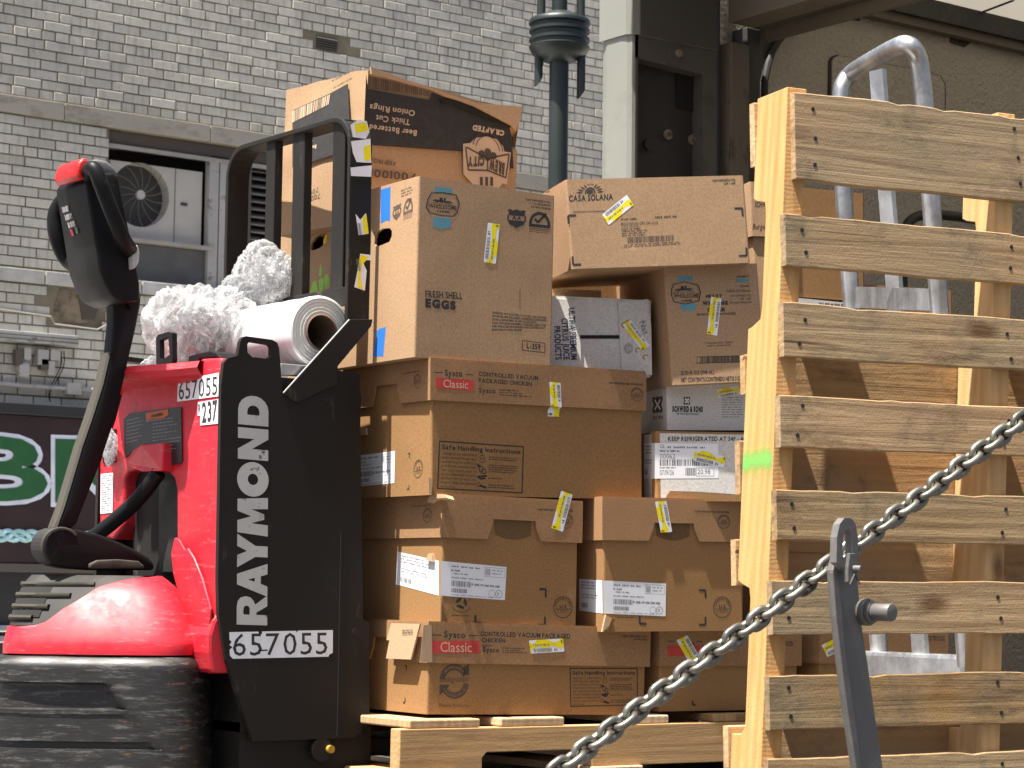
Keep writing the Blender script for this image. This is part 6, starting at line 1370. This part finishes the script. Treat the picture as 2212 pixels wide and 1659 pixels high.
# ================================================================== standing pallet
T, w_, h_ = frame((1661, 1640), (2212, 1621), (1718, 195), 3.50, 26, R3(1.5))
sp = thing('standing_pallet', 'wooden pallet standing on end in front of the cartons', 'pallet', T)
F = front(T); LNW = 1.0
bt = .016; sd_ = .092
rows = [(195, 385, 1718), (460, 572, 1698), (654, 769, 1692), (854, 965, 1683), (1057, 1167, 1675), (1254, 1371, 1667), (1460, 1578, 1663), (1640, 1760, 1661)]
plain('nail', (0.045, 0.035, 0.03), 0.5, 0.6)
nail_me = None; XS = []
def rough_board(x0, x1, z0, z1, y0, y1, seed, skew=0.0):
    r = random.Random(seed); n = 40; bm = B(); rings = []
    for i in range(n + 1):
        x = x0 + (x1 - x0) * i / n
        dz0 = .0025 * noise.noise(V((x * 7, seed, 0))) + .0012 * noise.noise(V((x * 45, seed, 5))); dz1 = .003 * noise.noise(V((x * 6, seed, 9))) + .0014 * noise.noise(V((x * 50, seed, 2)))
        if r.random() < .06: dz1 -= .003
        dy = .003 * math.sin(x * 3 + seed)
        c = .0015
        rings.append([V((x, y0 + dy + c, z0 + dz0)), V((x, y1 + dy, z0 + dz0)), V((x, y1 + dy, z1 + dz1)), V((x, y0 + dy + c, z1 + dz1)), V((x, y0 + dy, z1 + dz1 - c)), V((x, y0 + dy, z0 + dz0 + c))])
    loft(bm, rings, True, True, True)
    return bm
for i, (yt, yb2, xl) in enumerate(rows):
    a = F.uv((xl, yt)); b = F.uv((xl - 4, yb2)); xx = a.x; XS.append(xx)
    o = obj('deck_board', rough_board(xx, LNW, b.y, a.y, 0, bt, i + 1), 'wood_grey', sp)
    for xn in (.035, .45):
        for f_ in ((.25, .75) if i else (.2, .5, .82)):
            if nail_me is None:
                bm = B(); cyl(bm, V((0, -.0008, 0)), V((0, .004, 0)), .0036, 10); nail_me = bpy.data.meshes.new('nail'); bm.to_mesh(nail_me); bm.free(); nail_me.materials.append(M['nail'])
            n_ = link_mesh('nail', nail_me, o); n_.location = (xx + xn + rnd.uniform(-.008, .008), .003 * math.sin((xx + xn) * 3 + i + 1), b.y + (a.y - b.y) * f_ + rnd.uniform(-.006, .006))
ZS = [F.uv((r_[2], r_[0])).y for r_ in rows]; mz = sum(ZS) / len(ZS); mx_ = sum(XS) / len(XS)
rk = sum((a - mz) * (b - mx_) for a, b in zip(ZS, XS)) / sum((a - mz) ** 2 for a in ZS)      # the pallet is a little racked
xs0 = mx_ - rk * mz + .001
# stringers with notches cut from their back edge
zt = F.uv((1715, 188)).y + .004; zbm = zt - 1.22
def zz(py, px=1650): return F.uv((px, py)).y
n1a, n1b = zz(400), zz(690); n2a, n2b = zz(1250), zz(1590)
ysb = bt + sd_
for i, xs_ in enumerate((xs0, xs0 + .43, xs0 + .86)):
    prof = [(bt + .0005, zbm), (bt + .0005, zt), (ysb, zt), (ysb, n1a), (ysb - .012, n1a - .006), (ysb - .036, n1a - .012), (ysb - .040, n1a - .03), (ysb - .040, n1b + .03), (ysb - .036, n1b + .012), (ysb - .012, n1b + .002), (ysb, n1b), (ysb, n2a), (ysb - .012, n2a - .006), (ysb - .036, n2a - .014), (ysb - .040, n2a - .03), (ysb - .040, n2b + .012), (ysb - .028, n2b), (ysb, n2b), (ysb, zbm)]
    bm = B(); prism(bm, [V((xs_ + rk * z, y, z)) for y, z in prof], (.038, 0, 0)); st = obj('stringer', bm, 'wood_fresh', sp, bevel=.0015)
    if i == 0:
        LF = Face(T, (xs_, 0, 0), (0, -1, 0), (0, 0, 1), (-1, 0, 0))
        g = G('spray_fade'); co = g.co(); f = g.noise(g.co(scale=(1, 1, .35)), 60, 5, .7)
        tr_ = g.n('BsdfTransparent'); g.set((.16, .50, .10), .8); mx = g.n('MixShader')
        sep = g.n('SeparateXYZ'); g.l(g.co('Generated'), sep.inputs[0]); ab = g.n('Math', operation='SUBTRACT'); g.l(sep.outputs['Z'], ab.inputs[0]); ab.inputs[1].default_value = .5
        ab2 = g.n('Math', operation='ABSOLUTE'); g.l(ab.outputs[0], ab2.inputs[0]); sm = g.n('Math', operation='ADD'); g.l(ab2.outputs[0], sm.inputs[0]); ml = g.n('Math', operation='MULTIPLY'); g.l(f, ml.inputs[0]); ml.inputs[1].default_value = .45; g.l(ml.outputs[0], sm.inputs[1])
        g.l(g.ramp(sm.outputs[0], [(.32, .72), (.66, 0)]), mx.inputs[0]); g.l(tr_.outputs[0], mx.inputs[1]); g.l(g.b.outputs[0], mx.inputs[2]); g.l(mx.outputs[0], g.t.nodes['Material Output'].inputs[0])
        bm = B(); za, zb_ = LF.uv((1640, 945)).y, LF.uv((1640, 1030)).y
        bm.faces.new([bm.verts.new(p) for p in (V((xs_ + rk * zb_ - .0008, bt + .002, zb_)), V((xs_ + rk * zb_ - .0008, ysb - .002, zb_)), V((xs_ + rk * za - .0008, ysb - .002, za)), V((xs_ + rk * za - .0008, bt + .002, za)))]); o = obj('green_spray', bm, 'spray_fade', st, label='green spray paint mark')
# boards on the far side
for i, (ya, yb2) in enumerate(((190, 330), (745, 836), (940, 1060), (1160, 1262), (1572, 1690))):
    za, zb_ = F.uv((1700, ya)).y, F.uv((1700, yb2)).y
    obj('back_board', rough_board(xs0 + rk * zb_, LNW, zb_, za, ysb + .0005, ysb + .016, 30 + i), 'wood_back', sp)

# ================================================================== hand truck
g = G('aluminium'); co = g.co(scale=(1, 1, .15)); f = g.noise(co, 60, 5, .7); f2 = g.noise(g.co(), 9, 5, .7)
g.set(g.mix(g.ramp(f2, [(.4, 0), (.65, 1)]), (.62, .63, .64), (.34, .34, .34)), g.ramp(f, [(.3, .26), (.7, .5)]), .9, g.bump(f, .12, .002))
HV, HW = 2.97, 3.25
hb = onY((2090, 1420), HV); ht = thing('hand_truck', 'bare aluminium hand truck standing behind the pallet', 'hand truck', V((hb.x, hb.y, 1.17)))
HO = V((hb.x, hb.y, 1.17))
def hn(p): return onY(p, HV) - HO
def hf_(p): return onY(p, HW) - HO
path = [hn((2088, 1440)), hn((2060, 1060)), hn((2027, 640)), hn((2011, 430)), hn((1998, 235)), hn((1990, 165)), hn((1984, 120)), hn((1962, 92)) , (hn((1925, 96)) + hf_((1925, 96))) * .5 if False else (onY((1930, 104), (HV + HW * 0 + .06)) - HO), onY((1880, 132), HV + .16) - HO, hf_((1838, 158)), hf_((1822, 178)), hf_((1815, 205)), hf_((1822, 427)), hf_((1839, 640)), hf_((1870, 1040)), hf_((1902, 1440))]
bm = B(); tube(bm, smooth_path(path, 3), .0185, 18); obj('tube_frame', bm, 'aluminium', ht, smooth=True)
mid = lambda p: onY(p, (HV + HW) / 2) - HO
bm = B(); pts = [mid((1896, 152)), mid((1916, 424)), mid((1934, 641)), mid((1950, 880)), mid((1990, 1430))]
loft(bm, [[p + V((-.006, -.018, 0)), p + V((.006, -.018, 0)), p + V((.006, .018, 0)), p + V((-.006, .018, 0))] for p in pts], True, True, True); obj('centre_bar', bm, 'aluminium', ht)
for py in (648, 1060):
    a, b = hn((2027 + (py - 640) * .08, py)), hf_((1839 + (py - 640) * .08, py - 6)); bm = B(); loft(bm, [[q + V((-.004, 0, -.022)), q + V((.004, 0, -.022)), q + V((.004, 0, .022)), q + V((-.004, 0, .022))] for q in (a, b)], True, True, True); obj('cross_strap', bm, 'aluminium', ht)
a, b = hn((2112, 1416)), hf_((1888, 1418)); bm = B(); box(bm, (min(a.x, b.x) - .03, -.04, a.z - .09), (a.x + .02, HW - HV + .05, a.z)); obj('axle_case', bm, 'aluminium', ht, bevel=.008)
bm = B(); box(bm, (-.12, -.05, .004), (.1, HW - HV + .06, .012)); obj('toe_plate', bm, 'aluminium', ht)
for y in (-.07, HW - HV + .05):
    bm = B(); cyl(bm, V((.10, y, .10)), V((.10, y + .045, .10)), .10, 28); w = obj('wheel', bm, 'rubber', ht, bevel=.01)
    bm = B(); cyl(bm, V((.10, y - .004, .10)), V((.10, y + .049, .10)), .05, 20); obj('hub', bm, 'sill_stone', w)
# dark bent rail on the truck wall, seen behind the tubes
bm = B(); pts = smooth_path([onY(p, 5.1) - T0 for p in ((1950, 640), (1950, 510), (1962, 478), (1990, 462), (2060, 466), (2140, 480), (2155, 500), (2158, 640))]); tube(bm, pts, .017, 10); obj('grab_rail', bm, 'truck_black', trk, smooth=True)

# ================================================================== lift chain and its hook arm
worn('chain_steel', (0.20, 0.19, 0.16), (0.31, 0.295, 0.255), 0.36, 0.75, amount=0.5, scale=60, bump=0.12, soft=.2)
worn('arm_steel', (0.13, 0.122, 0.115), (0.22, 0.205, 0.19), 0.5, 0.3, amount=0.5, scale=18, bump=0.15, soft=.25)
CA, CB = P((1150, 1690), 3.18), P((2260, 855), 3.68)
dirc = (CB - CA).normalized(); pitch = .0254; wr = .0058
cs_ = CA - dirc * pitch * 11
chn = thing('lift_chain', 'heavy grey steel chain rising from lower left to right edge', 'chain', cs_)
bm = B(); Wd = .0120; Ls = (pitch + 4 * wr) / 2 - Wd - wr; pts = []
for i in range(9): a = math.radians(-90 + 180 * i / 8); pts.append(V((Ls + Wd * math.cos(a), Wd * math.sin(a), 0)))
for i in range(9): a = math.radians(90 + 180 * i / 8); pts.append(V((-Ls + Wd * math.cos(a), Wd * math.sin(a), 0)))
tube(bm, pts, wr, 10, closed=True)
me = bpy.data.meshes.new('link'); bmesh.ops.recalc_face_normals(bm, faces=bm.faces); bm.to_mesh(me); bm.free(); me.materials.append(M['chain_steel'])
for p in me.polygons: p.use_smooth = True
nl = int((4.27 - cs_.x) / dirc.x / pitch)
yv = dirc.cross(FWD).normalized(); zv = dirc.cross(yv).normalized()
for i in range(nl):
    ang = math.radians(14 if i % 2 else 106) + rnd.uniform(-.08, .08)
    a = yv * math.cos(ang) + zv * math.sin(ang); b = dirc.cross(a)
    sag = -.010
    c = dirc * (pitch * i) + V((0, 0, sag))
    o = link_mesh('link', me, chn)
    o.matrix_local = Matrix(((dirc.x, a.x, b.x, c.x), (dirc.y, a.y, b.y, c.y), (dirc.z, a.z, b.z, c.z), (0, 0, 0, 1)))
AY = (P((1840, 1180), 3.42)).y
ab_ = onY((1920, 1800), AY); ab = V((ab_.x, ab_.y, 1.17))
arm = thing('hook_arm', 'grey steel bar with slotted top and bolt, holding the chain', 'steel bar', ab)
def am(p, y=0.0): return onY(p, AY + y) - ab
bm = B(); prism(bm, [am(p, -.004) for p in ((1799, 1232), (1806, 1205), (1845, 1208), (1854, 1260), (1862, 1350), (1876, 1440), (1890, 1540), (1908, 1660), (1928, 1790), (1868, 1790), (1850, 1660), (1826, 1500), (1806, 1330))], (0, .014, 0)); obj('bar', bm, 'arm_steel', arm, bevel=.002)
bm = B(); prism(bm, [am(p, -.012) for p in ((1799, 1235), (1812, 1235), (1826, 1400), (1846, 1540), (1866, 1690), (1880, 1790), (1866, 1790), (1850, 1660), (1826, 1500), (1806, 1330))], (0, .008, 0)); obj('bar_edge', bm, 'arm_steel', arm, bevel=.0015)
lo = [am(p, -.022) for p in ((1805, 1215), (1806, 1160), (1812, 1132), (1822, 1119), (1836, 1119), (1846, 1130), (1851, 1160), (1853, 1218), (1846, 1240), (1834, 1240))]
li = [am(p, -.022) for p in ((1818, 1200), (1819, 1165), (1824, 1145), (1831, 1143), (1837, 1155), (1839, 1205), (1828, 1215))]
bm = B(); prism_holes(bm, [(v.x, v.z) for v in lo], [[(v.x, v.z) for v in li][::-1]], lambda x, z: V((x, -.024, z)), (0, .014, 0)); obj('slotted_end', bm, 'arm_steel', arm)
bm = B(); prism(bm, [am(p, -.03) for p in ((1836, 1195), (1848, 1195), (1856, 1225), (1852, 1260), (1832, 1258), (1832, 1225))], (0, .010, 0)); obj('clip_plate', bm, 'arm_steel', arm, bevel=.001)
c = am((1845, 1228), -.03); bm = B(); cyl(bm, c, c + V((0.003, -.012, 0)), .0048, 14); obj('clip_bolt', bm, 'arm_steel', arm)
for a, b in (((1846, 1240), (1836, 1262)), ((1848, 1238), (1857, 1262))):
    bm = B(); tube(bm, [am(a, -.032), am(b, -.03)], .0014, 6); obj('cotter_leg', bm, 'arm_steel', arm)
c = am((1868, 1322), -.004); ax = V((.12, -1, 0.0)).normalized()
for r, a, b, nm in ((.021, -.004, .010, 'bolt_boss'), (.0165, .010, .018, 'bolt_collar'), (.0135, .018, .052, 'bolt')):
    bm = B(); cyl(bm, c + ax * a, c + ax * b, r, 24); obj(nm, bm, 'arm_steel', arm, bevel=.0015, smooth=True)
for a in range(1):
    bm = B(); box(bm, (-.05, -.03, 0.0), (.05, .03, .02)); obj('foot', bm, 'arm_steel', arm)
